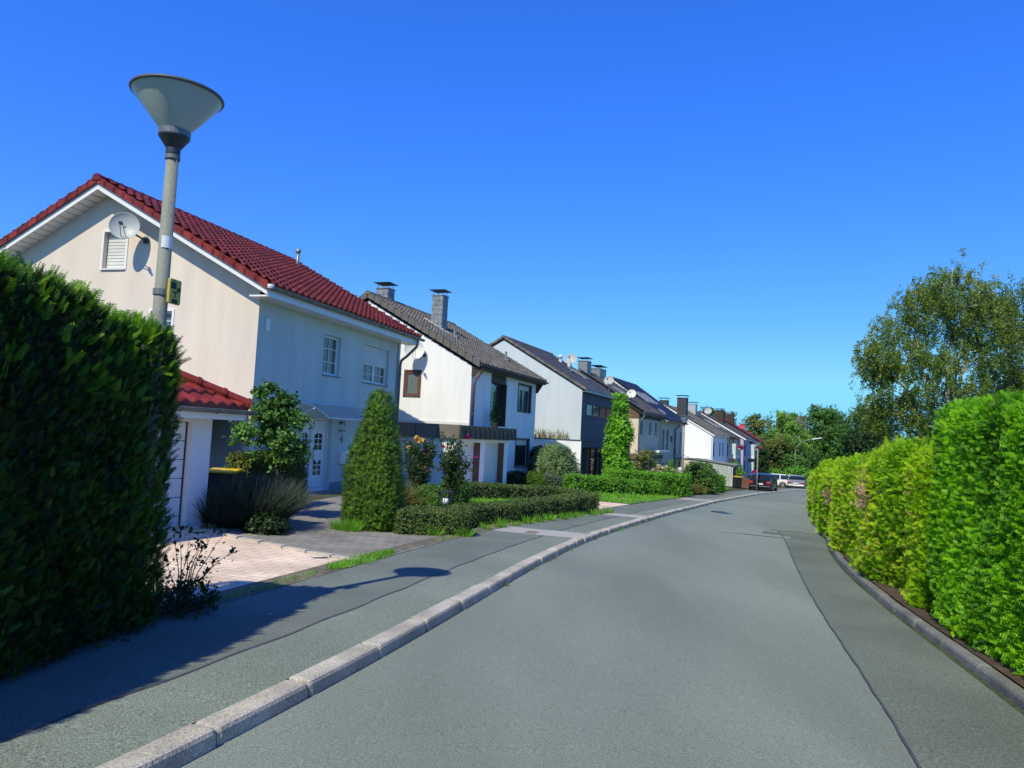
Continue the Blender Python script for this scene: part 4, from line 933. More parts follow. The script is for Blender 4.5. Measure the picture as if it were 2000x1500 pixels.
ridge_tiles(roof4, B4, -.15, 6.7, 4.4, 6.56, 'slateroof', .12)
mb = MB(); mb.poly([(-.03, -.002, 3.25), (-.03, 8.8, 3.25), (-.03, 8.8, 3.68), (-.03, 4.4, 6.33), (-.03, -.002, 3.68)]); mb.quad((-.03, 0, 3.25), (0, 0, 3.25), (0, 8.8, 3.25), (-.03, 8.8, 3.25)); mb.build('gable_cladding', 'brown2', h4, o4)
mb = MB(); mb.box((-.03, -.06, 3.28), (6.66, -.004, 3.70)); mb.build('eaves_cladding', 'brown', h4, o4)
gutter(h4, B4, -.1, 6.7, -.40, 3.66, .06, 'gutter')
mb = MB(); mb.tube([(.0, -.40, 3.62), (.0, -.38, 3.4), (-.02, -.12, 3.1), (.02, -.08, 2.9), (.02, -.08, .8)], .05, 8); mb.build('downpipe', 'zinc', h4, o4, smooth=True)
for q in W4: window(h4, B4, 'F', 0, *q, .12, gl='pane', fw_=.07, shut=.62, shutmat='plinth', sillmat='pvc')
for q in ((1.2, 2.3, B4, .35), (3.6, 4.6, B4, .35)): window(h4, B4, 'F', 0, *q, .12, fr='darkframe', gl='pane', sill=False, name='door')
mb = MB(); mb.box((-3.2, -1.2, .47), (2.7, -.004, .74)); mb.box((-3.2, -.003, .47), (-.04, 4.0, .74)); pr_ = mb.build('porch_roof', 'brown', h4, o4)
mb = MB(); mb.box((-3.23, -1.23, .745), (2.73, -.005, .80)); mb.box((-3.23, -.004, .745), (-.04, 4.0, .80)); mb.build('roof_edge', 'zinc', pr_, o4)
mb = MB(); mb.box((-3.225, -1.2, .48), (-3.202, 4.0, .73)); mb.build('side_fascia', 'brown2', pr_, o4)
mb = MB(); mb.box((-3.1, -1.0, B4 - .2), (-3.0, 4, .465)); mb.box((-1.2, -.9, B4 - .2), (-.9, -.6, .465)); mb.build('porch_wall', 'cream2', h4, o4)
mb = MB(); mb.box((2.8, -.9, .9), (6.4, -.1, 1.05)); mb.build('entrance_canopy', 'pvc', h4, o4)
add_chimney(roof4, B4, .15, 4.0, .95, .7, 6.0, 7.25, 'zinc', 'lampdark', .1, False)
add_chimney(roof4, B4, 3.6, 4.1, 1.7, .7, 6.2, 7.05, 'zinc', 'lampdark', .1, False)
mb = MB()
for i in range(4): mb.box((.15 + i * .31, 3.985, 6.1), (.165 + i * .31, 3.998, 7.25)); mb.box((3.6 + i * .55, 4.085, 6.2), (3.615 + i * .55, 4.098, 7.05))
mb.build('chimney_seams', 'gutter', roof4, o4)
def skylights(roof, bz, spots, yr0, z0, slope, n0='skylight'):
    a = math.atan(slope)
    for (x, y, w_, l) in spots:
        mb = MB(); ya, yb_ = y, y + l * math.cos(a); za, zb_ = z0 + (ya - yr0) * slope, z0 + (yb_ - yr0) * slope; e = .09
        for (p, q, r_, s_) in ((x, x + .08, ya, yb_), (x + w_ - .08, x + w_, ya, yb_)): mb.prism([(r_, z0 + (r_ - yr0) * slope), (s_, z0 + (s_ - yr0) * slope), (s_, z0 + (s_ - yr0) * slope + e), (r_, z0 + (r_ - yr0) * slope + e)], 'x', p, q)
        mb.prism([(ya, za), (ya + .08, za + .08 * slope), (ya + .08, za + .08 * slope + e), (ya, za + e)], 'x', x + .081, x + w_ - .081); mb.prism([(yb_ - .08, zb_ - .08 * slope), (yb_, zb_), (yb_, zb_ + e), (yb_ - .08, zb_ - .08 * slope + e)], 'x', x + .081, x + w_ - .081)
        f = mb.build(n0, 'zinc', roof, (0, 0, -bz))
        pb = MB(); pb.quad((x + .07, ya + .07, za + .07 * slope + .07), (x + w_ - .07, ya + .07, za + .07 * slope + .07), (x + w_ - .07, yb_ - .07, zb_ - .07 * slope + .07), (x + .07, yb_ - .07, zb_ - .07 * slope + .07))
        me = pb.build('skylight_pane', 'pane', roof, (0, 0, -bz))
skylights(roof3, B3, [(6.0, 1.6, .9, 1.5)], -.25, 4.6, .574)
skylights(roof4, B4, [(2.2, 1.4, .9, 1.5)], -.35, 3.78, .596)

# ------------------------------------------------------------------ house 5: navy roof
O5, Y5, B5 = (11.87, 58.0), 24, -1.45
h5 = thing('terraced_house', 'pale house with shiny navy blue tiled roof and row of skylights', 'house', (O5[0], O5[1], B5), RZ(Y5)); o5 = (0, 0, -B5)
W5 = [(.25, .8, .85, 2.69), (1.7, 2.3, .85, 2.69), (3.2, 4.0, 1.75, 2.69), (5.0, 5.5, .8, 2.6), (7.0, 7.5, .8, 2.6)]
D5 = [(.3, .8, B5, .1), (1.5, 2.0, B5, .1), (2.6, 3.1, B5, .1), (3.6, 4.1, B5, .1), (5.2, 5.8, B5, .1), (6.8, 7.6, B5, .1)]
body(h5, B5, 8.15, 8.8, 3.40, 6.42, 4.3, 'pale', 'pale', [(*q, .14) for q in W5 + D5], ())
mb = MB(); tile_sheet(mb, 0, 8.3, -.35, 3.42, 4.3, 6.65, .30, .34, .04, .035); tile_sheet(mb, 0, 8.3, 8.95, 3.42, 4.3, 6.65, .30, .34, .04, .035); roof5 = mb.build('roof', 'navytile', h5, o5)
mb = MB(); slab(mb, .02, 8.28, -.32, 3.40, 4.3, 6.61, .12); slab(mb, .02, 8.28, 8.9, 3.40, 4.3, 6.61, .12); mb.build('roof_deck', 'pvcshade', roof5, o5)
ridge_tiles(roof5, B5, 0, 8.3, 4.3, 6.66, 'navytile', .12)
gutter(h5, B5, .0, 8.3, -.42, 3.36, .06)
mb = MB(); mb.tube([(4.75, -.42, 3.32), (4.72, -.40, 3.1), (4.6, -.12, 2.85), (4.6, -.08, 2.7), (4.6, -.08, -1.4)], .06, 8); mb.build('downpipe', 'gutter', h5, o5, smooth=True)
for q in W5: window(h5, B5, 'F', 0, *q, .12, fr='darkframe', gl='pane', fw_=.05, rows=2 if q[2] < 1 else 1, shut=.5 if q[2] > 1 else 0, shutmat='pvcshade', sillmat='plinth')
for q in D5: window(h5, B5, 'F', 0, *q, .12, fr='darkframe', gl='pane', fw_=.05, sill=False, name='door')
mb = MB(); mb.box((5.0, -1.0, .32), (8.0, -.01, .40)); mb.tube([(5.1, -.01, .7), (5.1, -.95, .40)], .02, 6); mb.tube([(7.9, -.01, .7), (7.9, -.95, .40)], .02, 6); mb.build('door_canopy', 'gutter', h5, o5)
skylights(roof5, B5, [(1.2, 1.5, .8, 1.6), (2.8, 1.5, .8, 1.6), (4.4, 1.5, .8, 1.6), (1.6, .2, .8, .7)], -.35, 3.50, .694)

# ------------------------------------------------------------------ houses 6 to 9: row at the bend
O6, Y6, B6 = (19.56, 72.09), 25, -1.95
h6 = thing('terraced_house', 'house with blank white gable and dark slate chimney behind the weathered shed', 'house', (O6[0], O6[1], B6), RZ(Y6)); o6 = (0, 0, -B6)
W6 = [(1.0, 1.7, .5, 1.9), (4.6, 5.3, .5, 1.9), (6.6, 7.3, .5, 1.9)]
body(h6, B6, 9.3, 9.5, 2.64, 5.25, 4.76, 'white', 'white', [(*q, .12) for q in W6], ())
mb = MB(); tile_sheet(mb, -.1, 9.3, -.25, 2.66, 4.76, 5.45, .30, .34, .03, .03); tile_sheet(mb, -.1, 9.3, 9.77, 2.66, 4.76, 5.45, .30, .34, .03, .03); roof6 = mb.build('roof', 'greytile', h6, o6)
mb = MB(); slab(mb, -.1, 9.28, -.25, 2.64, 4.76, 5.41, .14); slab(mb, -.1, 9.28, 9.77, 2.64, 4.76, 5.41, .14); mb.build('roof_deck', 'pvc', roof6, o6)
for q in W6: window(h6, B6, 'F', 0, *q, .1, fr='darkframe', gl='pane', fw_=.05, sill=False)
gutter(h6, B6, -.1, 9.3, -.3, 2.62, .06, 'pvcshade')
mb = MB(); mb.tube([(.06, -.08, 2.5), (.06, -.08, -1.9)], .05, 6); mb.build('downpipe', 'pvc', h6, o6)
mb = MB(); mb.box((-3.2, .4, .22), (-.01, 5.2, .30)); mb.build('flat_roof', 'zinc', h6, o6)
mb = MB(); mb.box((-3.1, .5, B6 - .2), (-3.0, 5.1, .21)); mb.box((-3.0, .5, B6 - .2), (-.02, .6, .21)); mb.build('annex_wall', 'cream2', h6, o6)
add_chimney(roof6, B6, -.1, 2.55, .95, .9, 3.6, 6.1, 'darkslate', 'lampdark', .15, False)
add_chimney(roof6, B6, .6, 4.6, .8, .8, 5.0, 5.85, 'darkslate', 'lampdark', .15, False)
h7 = thing('terraced_house', 'white house with dark roof, frosted glass balcony and flower boxes, left of the lilac wall', 'house', tuple(hpos(O6, Y6, 9.3, 0, B6)), RZ(Y6))
W7 = [(.4, 1.2, .5, 1.9), (1.8, 5.2, .75, 2.5), (1.8, 5.2, B6, .1), (6.2, 7.2, .5, 1.9), (6.2, 7.2, B6, .0)]
body(h7, B6, 8.2, 9.5, 2.62, 5.25, 4.6, 'pale', 'white', [(*q, .12) for q in W7], ())
for q in W7: window(h7, B6, 'F', 0, *q, .1, fr='darkframe', gl='pane', fw_=.06, cols=3 if q[1] - q[0] > 2 else 1, sill=False)
mb = MB(); tile_sheet(mb, 0, 8.2, -.25, 2.64, 4.6, 5.42, .30, .34, .03, .03); tile_sheet(mb, 0, 8.2, 9.45, 2.64, 4.6, 5.42, .30, .34, .03, .03); roof7 = mb.build('roof', 'slateroof', h7, o6)
mb = MB(); slab(mb, .01, 8.19, -.25, 2.62, 4.6, 5.38, .14); slab(mb, .01, 8.19, 9.45, 2.62, 4.6, 5.38, .14); mb.build('roof_deck', 'darkframe', roof7, o6)
skylights(roof7, B6, [(.8, 1.2, .8, 1.7), (2.6, 1.2, .8, 1.7), (4.4, .8, .8, 1.4)], -.25, 2.72, .573)
add_chimney(roof7, B6, .2, 3.5, 1.0, .8, 4.6, 6.0, 'dish', 'lampdark', .15, False)
def balcony(root, bz, x0, x1, y0, dep, z0, z1, g=True):
    o = (0, 0, -bz); mb = MB(); mb.box((x0, y0 - dep, z0 - .32), (x1, y0 - .003, z0)); b = mb.build('balcony', 'pvc', root, o)
    mb = MB(); mb.box((x0, y0 - dep + .05, z0 + .01), (x0 + .03, y0 - .01, z1)); mb.box((x0 + .05, y0 - dep, z0 + .01), (x1, y0 - dep + .03, z1 - .25)); mb.build('glass_screen', 'milkglass', b, o)
    mb = MB()
    for (a, c) in ((x0, y0 - dep), (x1 - .05, y0 - dep)): mb.box((a - .01, c - .02, bz), (a + .06, c + .045, z1 + .02))
    mb.build('post', 'gutter', b, o)
balcony(h7, B6, 1.7, 4.7, 0, .75, .62, 1.91)
h8 = thing('terraced_house', 'lilac walled house with frosted glass balcony beside the red roofed end house', 'house', tuple(hpos(O6, Y6, 17.5, -.65, B6)), RZ(Y6))
W8 = [(1.0, 2.0, .5, 1.9), (1.0, 2.0, B6, -.1), (4.4, 8.0, .6, 2.3), (4.4, 8.0, B6, -.1)]
body(h8, B6, 8.5, 10, 2.55, 5.3, 5.0, 'lavender_wall', 'lavender_wall', [(*q, .12) for q in W8], ())
for q in W8: window(h8, B6, 'F', 0, *q, .1, fr='darkframe', gl='pane', fw_=.06, cols=3 if q[1] - q[0] > 2 else 1, sill=False)
mb = MB(); tile_sheet(mb, -.1, 8.5, -.25, 2.58, 5.0, 5.48, .30, .34, .03, .03); tile_sheet(mb, -.1, 8.5, 10.2, 2.58, 5.0, 5.48, .30, .34, .03, .03); roof8 = mb.build('roof', 'slateroof', h8, o6)
mb = MB(); slab(mb, -.12, 8.49, -.25, 2.56, 5.0, 5.44, .18); slab(mb, -.12, 8.49, 10.2, 2.56, 5.0, 5.44, .18); mb.build('roof_deck', 'pvc', roof8, o6)
balcony(h8, B6, 4.4, 8.2, 0, .75, .55, 1.95); balcony(h8, B6, 4.5, 8.1, 0, .7, -1.55, -.2)
add_chimney(roof8, B6, 3.2, 2.9, 1.1, .9, 4.0, 5.9, 'chim_brown', 'chim_brown', .03, False); add_chimney(roof8, B6, 3.4, 4.6, .9, .8, 5.0, 6.0, 'chim_brown', 'brown', .15, False)
h9 = thing('terraced_house', 'end house with wine red tiled roof at the bend of the street', 'house', tuple(hpos(O6, Y6, 26.0, -1.1, B6 - .1)), RZ(Y6)); o9 = (0, 0, -(B6 - .1))
body(h9, B6 - .1, 4.6, 10, 2.35, 5.3, 5.2, 'pale', 'lavender_wall', [(.6, 1.4, .4, 1.8, .12), (2.2, 4.2, .4, 1.8, .12)], ())
for q in ((.6, 1.4, .4, 1.8), (2.2, 4.2, .4, 1.8)): window(h9, B6 - .1, 'F', 0, *q, .1, fr='darkframe', gl='pane', fw_=.06, sill=False)
mb = MB(); tile_sheet(mb, -.1, 5.0, -.4, 2.38, 5.2, 5.55, .30, .34, .035, .03); tile_sheet(mb, -.1, 5.0, 10.5, 2.38, 5.2, 5.55, .30, .34, .035, .03); roof9 = mb.build('roof', 'purplered', h9, o9)
mb = MB(); slab(mb, -.08, 4.98, -.38, 2.35, 5.2, 5.51, .16); slab(mb, -.08, 4.98, 10.5, 2.35, 5.2, 5.51, .16); mb.build('roof_deck', 'darkframe', roof9, o9)
add_chimney(roof9, B6 - .1, .9, 3.1, .8, .8, 4.0, 5.7, 'chim_brown', 'chim_brown', .03, False)

def roof_dish(label, P, r, mt, facing, drop, back=.12):
    """dish on a short mast that stands on a roof slope"""
    t = dish(label, 'satellite dishes on the houses', P, facing, r, mt, arm=True, elev=24)
    a = R(facing); bk = Vector((-math.sin(a), -math.cos(a), 0)) * back
    mb = MB(); mb.tube([Vector((0, 0, 0)) + bk * .6, bk + Vector((0, 0, -.05)), bk + Vector((0, 0, -drop - .08))], .026, 7); mb.box(tuple(bk + Vector((-.10, -.10, -drop - .06))), tuple(bk + Vector((.10, .10, -drop + .02))))
    mb.build('mast', 'zinc', t); return t
roof_dish('grey satellite dish on the dark roof next to two white vent cowls', (3.82, 49.16, 6.84), .40, 'dish', 196, .72)
roof_dish('grey satellite dish in front of the wide zinc chimney', (6.72, 51.6, 5.76), .35, 'dish', 200, .95)
_d3 = roof_dish('white satellite dish with a rusty orange stain above the beige house', (8.65, 53.6, 5.03), .34, 'dish_white', 202, .95)
roof_dish('pale satellite dish on the dark roof to the right of the white chimney', (23.16, 87.29, 5.58), .42, 'dish', 205, .9)
roof_dish('red satellite dish on the wine red roof beside brown chimneys', (30.6, 98.2, 4.25), .40, 'dish_red', 205, .8)
# rust stain: a paint layer of its own colour on the white reflector
rust, _t, _p = newmat('rust stain'); _n = _t.nodes.new('ShaderNodeTexNoise'); _n.inputs['Scale'].default_value = 4; _g = _t.nodes.new('ShaderNodeTexGradient'); _g.gradient_type = 'SPHERICAL'
_tc = _t.nodes.new('ShaderNodeTexCoord'); _mp = _t.nodes.new('ShaderNodeMapping'); _mp.inputs['Scale'].default_value = (4.2, 4.2, 4.2); _mp.inputs['Location'].default_value = (0, 0, .2)
_t.links.new(_tc.outputs['Object'], _mp.inputs[0]); _t.links.new(_mp.outputs[0], _g.inputs[0]); _t.links.new(_tc.outputs['Object'], _n.inputs['Vector'])
_m = _t.nodes.new('ShaderNodeMath'); _m.operation = 'MULTIPLY'; _t.links.new(_g.outputs['Fac'], _m.inputs[0]); _t.links.new(_n.outputs['Fac'], _m.inputs[1])
_r = _t.nodes.new('ShaderNodeValToRGB'); _r.color_ramp.elements[0].position = .08; _r.color_ramp.elements[1].position = .4; _r.color_ramp.elements[0].color = (.72, .70, .62, 1); _r.color_ramp.elements[1].color = (.55, .20, .06, 1)
_t.links.new(_m.outputs[0], _r.inputs[0]); _t.links.new(_r.outputs[0], _p.inputs['Base Color']); _d3.children[0].data.materials.clear(); _d3.children[0].data.materials.append(rust)

# ------------------------------------------------------------------ street lamps
def street_lamp(label, x, y, H, D=.70, zb=None, sc=1., near=False):
    zb = Z(x, y) if zb is None else zb; t = thing('street_lamp', label, 'street lamp', (x, y, zb), .4, 'cone shaped street lamps')
    mb = MB(); hh = H - .53 * sc; mb.tube([(0, 0, -.1), (0, 0, hh * .5), (0, 0, hh)], [.062 * sc, .060 * sc, .048 * sc], 20); mb.build('pole', 'concrete_pole', t, smooth=True)
    mb = MB(); mb.lathe([(.05 * sc, hh - .02), (.058 * sc, hh), (.058 * sc, hh + .045), (.062 * sc, hh + .05), (.125 * sc, hh + .14 * sc), (.125 * sc, hh + .15 * sc), (0, hh + .15 * sc)], 28); mb.build('socket', 'lampdark', t)
    mb = MB(); mb.lathe([(.126 * sc, hh + .15 * sc), (.128 * sc, hh + .195 * sc), (.118 * sc, hh + .20 * sc), (0, hh + .2 * sc)], 28); mb.build('collar', 'collar', t); mb = MB(); mb.lathe([(.053 * sc, hh - .05), (.061 * sc, hh - .048), (.061 * sc, hh - .012), (.053 * sc, hh - .01)], 24); mb.build('collar', 'collar', t)
    mb = MB(); mb.lathe([(.112 * sc, hh + .19 * sc), (D / 2 - .012, H - .045), (D / 2 - .006, H - .03)], 48); mb.build('lamp_shade', 'lampglass', t, smooth=True)
    mb = MB(); mb.lathe([(D / 2 - .02, H - .035), (D / 2 + .006, H - .034), (D / 2 + .012, H - .022), (D / 2 + .004, H - .008), (D / 2 - .05, H + .004), (.1, H + .012), (0, H + .013)], 48); mb.build('lid', 'lamplid', t, smooth=True)
    return t
LX, LY = -2.95, 6.13
lamp = street_lamp('large near street lamp with a pale cone shade and yellow plate on its pole', LX, LY, 4.44, .72)
def mark(mb, pts): mb.poly(pts)
mb = MB()                                            # white sticker wrapped round the pole
zs = 2.72 - gz(LX, LY) * 0
prof = [(.0595, 2.78), (.0605, 2.78), (.0605, 2.86), (.0595, 2.86)]
n0 = 0
for j in range(9):
    a = R(-120 + j * 12); mb.v += [(.0592 * math.cos(a), .0592 * math.sin(a), 3.10), (.0588 * math.cos(a), .0588 * math.sin(a), 3.20)]
for j in range(8): mb.f.append((2 * j, 2 * j + 2, 2 * j + 3, 2 * j + 1))
st = mb.build('sticker', 'pvc', lamp, smooth=True)
# yellow marker plate
PX = Vector((LX, LY, 2.68)); plate = thing('marker_plate', 'yellow plastic marker plate with black figures clamped to the near lamp pole', 'sign', tuple(PX), 0)
ay = R(76); cx_, cy_ = math.cos(ay), math.sin(ay)      # plate faces the street
def loc(p): return (p[0] * cx_ - p[1] * cy_, p[0] * cy_ + p[1] * cx_, p[2])
def rbox(mb, a, b): n = len(mb.v); mb.box(a, b); mb.v[n:] = [loc(p) for p in mb.v[n:]]
mb = MB(); rbox(mb, (-.045, -.115, -.09), (.10, -.085, .12)); pl = mb.build('plate', 'yellow', plate, bevel=.012)
mb = MB(); rbox(mb, (-.035, -.1185, .035), (.028, -.1155, .09)); rbox(mb, (-.01, -.1185, -.085), (.052, -.1155, -.050)); rbox(mb, (.045, -.1185, .02), (.085, -.1155, .05))
rbox(mb, (-.012, -.1185, .005), (.058, -.1155, .014)); rbox(mb, (.020, -.1185, -.035), (.028, -.1155, .005)); rbox(mb, (-.01, -.1185, .105), (.02, -.1155, .112)); mb.build('figures', 'black', pl)
mb = MB(); rbox(mb, (-.02, -.084, -.02), (.05, -.04, .03)); mb.lathe([(.061, -.02), (.066, -.02), (.066, .03), (.061, .03)], 18); mb.build('clamp', 'collar', plate)
street_lamp('cone shaped street lamp rising behind the clipped green hedge', 9.72, 41.6, 4.36, .68)
street_lamp('cone shaped street lamp at the left edge of the parked black car', 19.45, 58.3, 3.80, .60, sc=.9)
street_lamp('small distant cone shaped street lamp above the end of the golden hedge', 44.1, 112.4, 4.5, .64, zb=-3.4)
t = thing('arched_street_lamp', 'tall street lamp with curved arm and white head against the dark trees', 'street lamp', (41.7, 108.6, -3.3), 0)
mb = MB(); arc_ = [(0, 0, 0), (0, 0, 4.6)] + [(2.6 * (1 - math.cos(R(a))), -.6 * (1 - math.cos(R(a))), 4.6 + 1.9 * math.sin(R(a))) for a in range(10, 85, 12)]; mb.tube(arc_, [.09, .07] + [.06] * (len(arc_) - 2), 8); mb.build('pole', 'concrete_pole', t, smooth=True)
e_ = Vector(arc_[-1]); mb = MB(); mb.prism([(e_.x - .05, e_.z - .05), (e_.x + 1.35, e_.z + .20), (e_.x + 1.35, e_.z + .32), (e_.x - .05, e_.z + .12)], 'y', e_.y - .14, e_.y + .14); mb.build('lamp_head', 'pvc', t, bevel=.03)

# ------------------------------------------------------------------ paved areas and lawns
sheet('driveway', [(-2.10, 10.22), (-3.10, 6.25), (-8.2, 8.5), (-5.25, 12.02)], 'pink', .012)
sheet('garden_path', [(-1.85, 10.2), (-.62, 14.75), (-4.3, 22.2), (-5.3, 12.3)], 'grey', .008)
sheet('garden_path', [(-1.6, 15.2), (-.8, 15.2), (-1.5, 22), (-4.3, 22.2)], 'grey', .012)
sheet('garden_bed', [(-4.0, 12.45), (-4.6, 17.5), (-5.3, 17.6), (-5.0, 12.3)], 'soil', .03)
sheet('lawn', [(-1.2, 15.7), (2.35, 22.7), (1.6, 27.6), (-2.4, 23.0)], 'lawn', .03)
sheet('driveway', [(2.78, 23.75), (4.72, 28.4), (-1.5, 30.3), (-3.0, 28.4)], 'pink', .012)
sheet('lawn', [(4.75, 28.5), (8.7, 37.3), (3.0, 36.0), (-1.2, 30.6)], 'lawn', .022)
sheet('lawn_edging', [(5.6, 30.6), (5.72, 30.85), (1.35, 32.3), (1.25, 32.1)], 'stone', .05)
sheet('lawn_edging', [(7.9, 35.85), (8.05, 36.15), (5.2, 34.6), (5.05, 34.4)], 'stone', .05)
sheet('lawn', [(13.6, 49.6), (17.4, 58.0), (14.0, 59.0), (11.5, 52.0)], 'lawn', .022)
sheet('driveway', [(9.8, 40.5), (10.4, 41.9), (7.5, 44.0), (6.5, 43)], 'patch', .02)
sheet('driveway', [(20.8, 64), (25.8, 73), (20.5, 86), (14, 68)], 'patch', .012)
# stepped edging stones along the driveway
A_, B_ = Vector((-1.96, 10.22)), Vector((-5.2, 12.02)); n_ = 8
for i in range(n_):
    p, q = A_.lerp(B_, i / n_), A_.lerp(B_, (i + 1) / n_ - .006); d = (q - p).normalized(); nn = Vector((-d.y, d.x)) * .055
    if i == 0: STEP = []
    z = Z(*(p.lerp(q, .8))) + .045; mb = MB()
    mb.prism([tuple(p + nn), tuple(q + nn), tuple(q - nn), tuple(p - nn)], 'z', z - .2, z)
    o = mb.build('edging_stone', 'stone', bevel=.008); tag(o, 'pale concrete edging stone in the stepped row beside the pink driveway', 'edging stone', 'edging stones along the driveway')
for (x, y, l, w_, yw, lb) in ((-4.75, 11.5, .34, .10, 60, 'small dark drain grate in the pink driveway near the garage'), (-2.55, 10.25, .34, .10, 60, 'small dark drain grate in the pink driveway near the pavement'), (8.0, 27.6, 1.25, .42, -8, 'flat dark utility cover in the middle of the road'), (.55, 15.55, .34, .22, 20, 'brownish utility cover set in the pale pavement patch')):
    u_, v_ = frame_of(yw); of = so_of(x, y)[1]; zb = Z(x, y) + (crown(of) + .008 if 0 < of < ROADW else .014)
    mb = MB(); c2 = Vector((x, y, 0)); pts = [c2 + u_ * l / 2 * a + v_ * w_ / 2 * b for a, b in ((-1, -1), (1, -1), (1, 1), (-1, 1))]
    mb.prism([(p.x, p.y) for p in pts], 'z', zb - .05, zb)
    if l > .5:
        for k in (-.25, .25): q = c2 + u_ * l * k; mb.prism([tuple((q + u_ * l * .2 * a + v_ * w_ * .36 * b)[:2]) for a, b in ((-1, -1), (1, -1), (1, 1), (-1, 1))], 'z', zb, zb + .006)
    tag(mb.build('utility_cover', 'lampdark' if l > .5 or 'drain' in lb else 'edge'), lb, 'cover')

# ------------------------------------------------------------------ hedges and shrubs near the camera
def lkpath(y0, y1, off, n=14): return [lk(s, off) for s in np.linspace(s_at_y(y0), s_at_y(y1), n)]
rb = RBox([(-4.85, -1.6), (-4.18, 1.4), (-3.82, 3.0), (-3.63, 4.2), (-3.37, 6.42)], 1.15, 2.54, .22, amp=.08, seed=3, Hf=lambda t: 1.0 - .085 * max(0, (t - .72) / .28) ** 1.6, f=2.2)
P, D = rb.sample(54000, faces=(1.3, .12, 1.6, 0, .9)); D2 = D * .45 + UPV * .85
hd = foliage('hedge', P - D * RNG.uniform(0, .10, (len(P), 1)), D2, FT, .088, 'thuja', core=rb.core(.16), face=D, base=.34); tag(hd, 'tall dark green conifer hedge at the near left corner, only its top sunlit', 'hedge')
n_ = 9500; P, D = rb.sample(n_, faces=(.25, .05, 1.3, 0, .4)); k_ = P[:, 2] > 1.85 + .25 * snoise(P, 2.5, 9); P, D = P[k_], D[k_]     # lighter sprays along the top; their colour stands in for the sunlit rim
foliage('sunlit_tint_sprays', P, D * .6 + UPV, FT, .115, 'sunlit_tint', hd, jit=.4, svar=.4, face=D)
n_ = 160; P, D = rb.sample(n_, faces=(0, 0, 1, 0, 0)); foliage('shoots', P, D + UPV * 1.2, T_frond(9, .15, .02), .15, 'sunlit_tint', hd, jit=.2, svar=.5)  # shoots carry the same painted-in sunlit colour
# right: tall bright hedge
rb = RBox(lkpath(-1.5, 10.0, ROADW + .88), 1.3, 2.36, .26, amp=.035, seed=8, Hf=lambda t: 1.0 + .02 * math.sin(t * 14), f=2.0)
P, D = rb.sample(46000, faces=(.10, 1.3, 1., 0, 1.2), dens=lambda u: .45 + .55 * u ** .85); D2 = D * .75 + UPV * .5
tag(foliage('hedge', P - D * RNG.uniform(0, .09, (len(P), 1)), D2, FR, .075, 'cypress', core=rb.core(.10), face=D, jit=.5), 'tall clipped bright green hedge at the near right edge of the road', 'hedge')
# right: golden hedge, leaning further over the kerb the further it goes
GO = lambda y: float(np.interp(y, [10, 18, 26, 34, 50], [.94, .84, .58, .28, .28]))
rb = RBox([lk(s_at_y(y), ROADW + GO(y)) for y in np.linspace(10.3, 49, 27)], 1.35, 1.80, .45, amp=.15, seed=12, Hf=lambda t: float(np.interp(t, [0, .2, .35, .6, 1], [1.07, 1.02, .98, .88, .80])) + .045 * math.sin(t * 23) + .03 * math.sin(t * 61), f=1.5)
P, D = rb.sample(64000, faces=(.12, 1.2, 1.1, .8, .3), dens=lambda u: u ** 1.9)
dd = np.hypot(P[:, 0], P[:, 1]); D2 = D * .75 + UPV * .30 + np.array([-.25, -.4, 0])
isw = np.zeros(len(P), bool)                          # withered patches
for (yy, zz, r_) in ((13.4, 1.22, .44), (20.5, .95, .42), (26.0, .95, .55)):
    x_, y_ = lk(s_at_y(yy), ROADW + GO(yy) - .66); c3 = np.array([x_, y_, Z(x_, y_) + zz]); q = P - c3; isw |= (np.abs(q[:, 2]) / (r_ * .6) + np.hypot(q[:, 0], q[:, 1]) / (r_ * 1.1) + .25 * snoise(P, 5, 4)) < 1.
sz = np.clip(.045 + .0045 * dd, .075, .22)
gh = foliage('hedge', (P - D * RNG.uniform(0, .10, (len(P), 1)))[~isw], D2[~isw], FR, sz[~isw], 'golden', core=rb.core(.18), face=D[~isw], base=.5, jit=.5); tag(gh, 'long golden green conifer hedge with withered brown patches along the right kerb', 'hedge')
Pw, Dw = P[isw], D[isw]; Pw = np.repeat(Pw, 3, axis=0) + RNG.normal(0, .05, (len(Pw) * 3, 3)); Dw = np.repeat(Dw, 3, axis=0)
foliage('withered_patch', Pw - Dw * .02, Dw * .6 + UPV * .6, T_frond(2, .25, .045), .16, 'brownleaf', gh, jit=.6)
P, D = rb.sample(900, faces=(0, 0, 1, 0, 0), dens=lambda u: u ** 1.4); foliage('shoots', P, D + UPV, T_frond(8, .2, .03), .15, 'golden', gh, jit=.22, svar=.4)

def ball(name, label, x, y, r, h, tm, size, leaf, n, cat='shrub', amp=.04, base=.45, up=.3, group=None, z=None):
    c = (x, y, Z(x, y) if z is None else z); pf = ball_prof(r, h); P, D = revolve(pf, n, c, amp=amp, f=5, seed=int(abs(x * 31 + y * 7)) % 99)
    return tag(foliage(name, P - D * RNG.uniform(0, .06, (n, 1)), D + UPV * up, tm, size, leaf, core=lathe_core(pf, c, .86), base=base), label, cat, group)
# yew cone on the garden path
pf = [(.26, .0), (.43, .10), (.49, .35), (.48, .75), (.43, 1.15), (.35, 1.6), (.27, 2.0), (.19, 2.35), (.11, 2.52), (.01, 2.58)]
c = (-2.52, 14.15, Z(-2.52, 14.15)); P, D = revolve(pf, 9000, c, amp=.07, f=6.5, seed=5)
tag(foliage('yew_cone', P - D * RNG.uniform(0, .07, (len(P), 1)), D + UPV * .35, T_needles(12, .30, .035), .125, 'yew', core=lathe_core(pf, c, .84), base=.5), 'tall cone shaped clipped yew standing on the paved path', 'shrub')
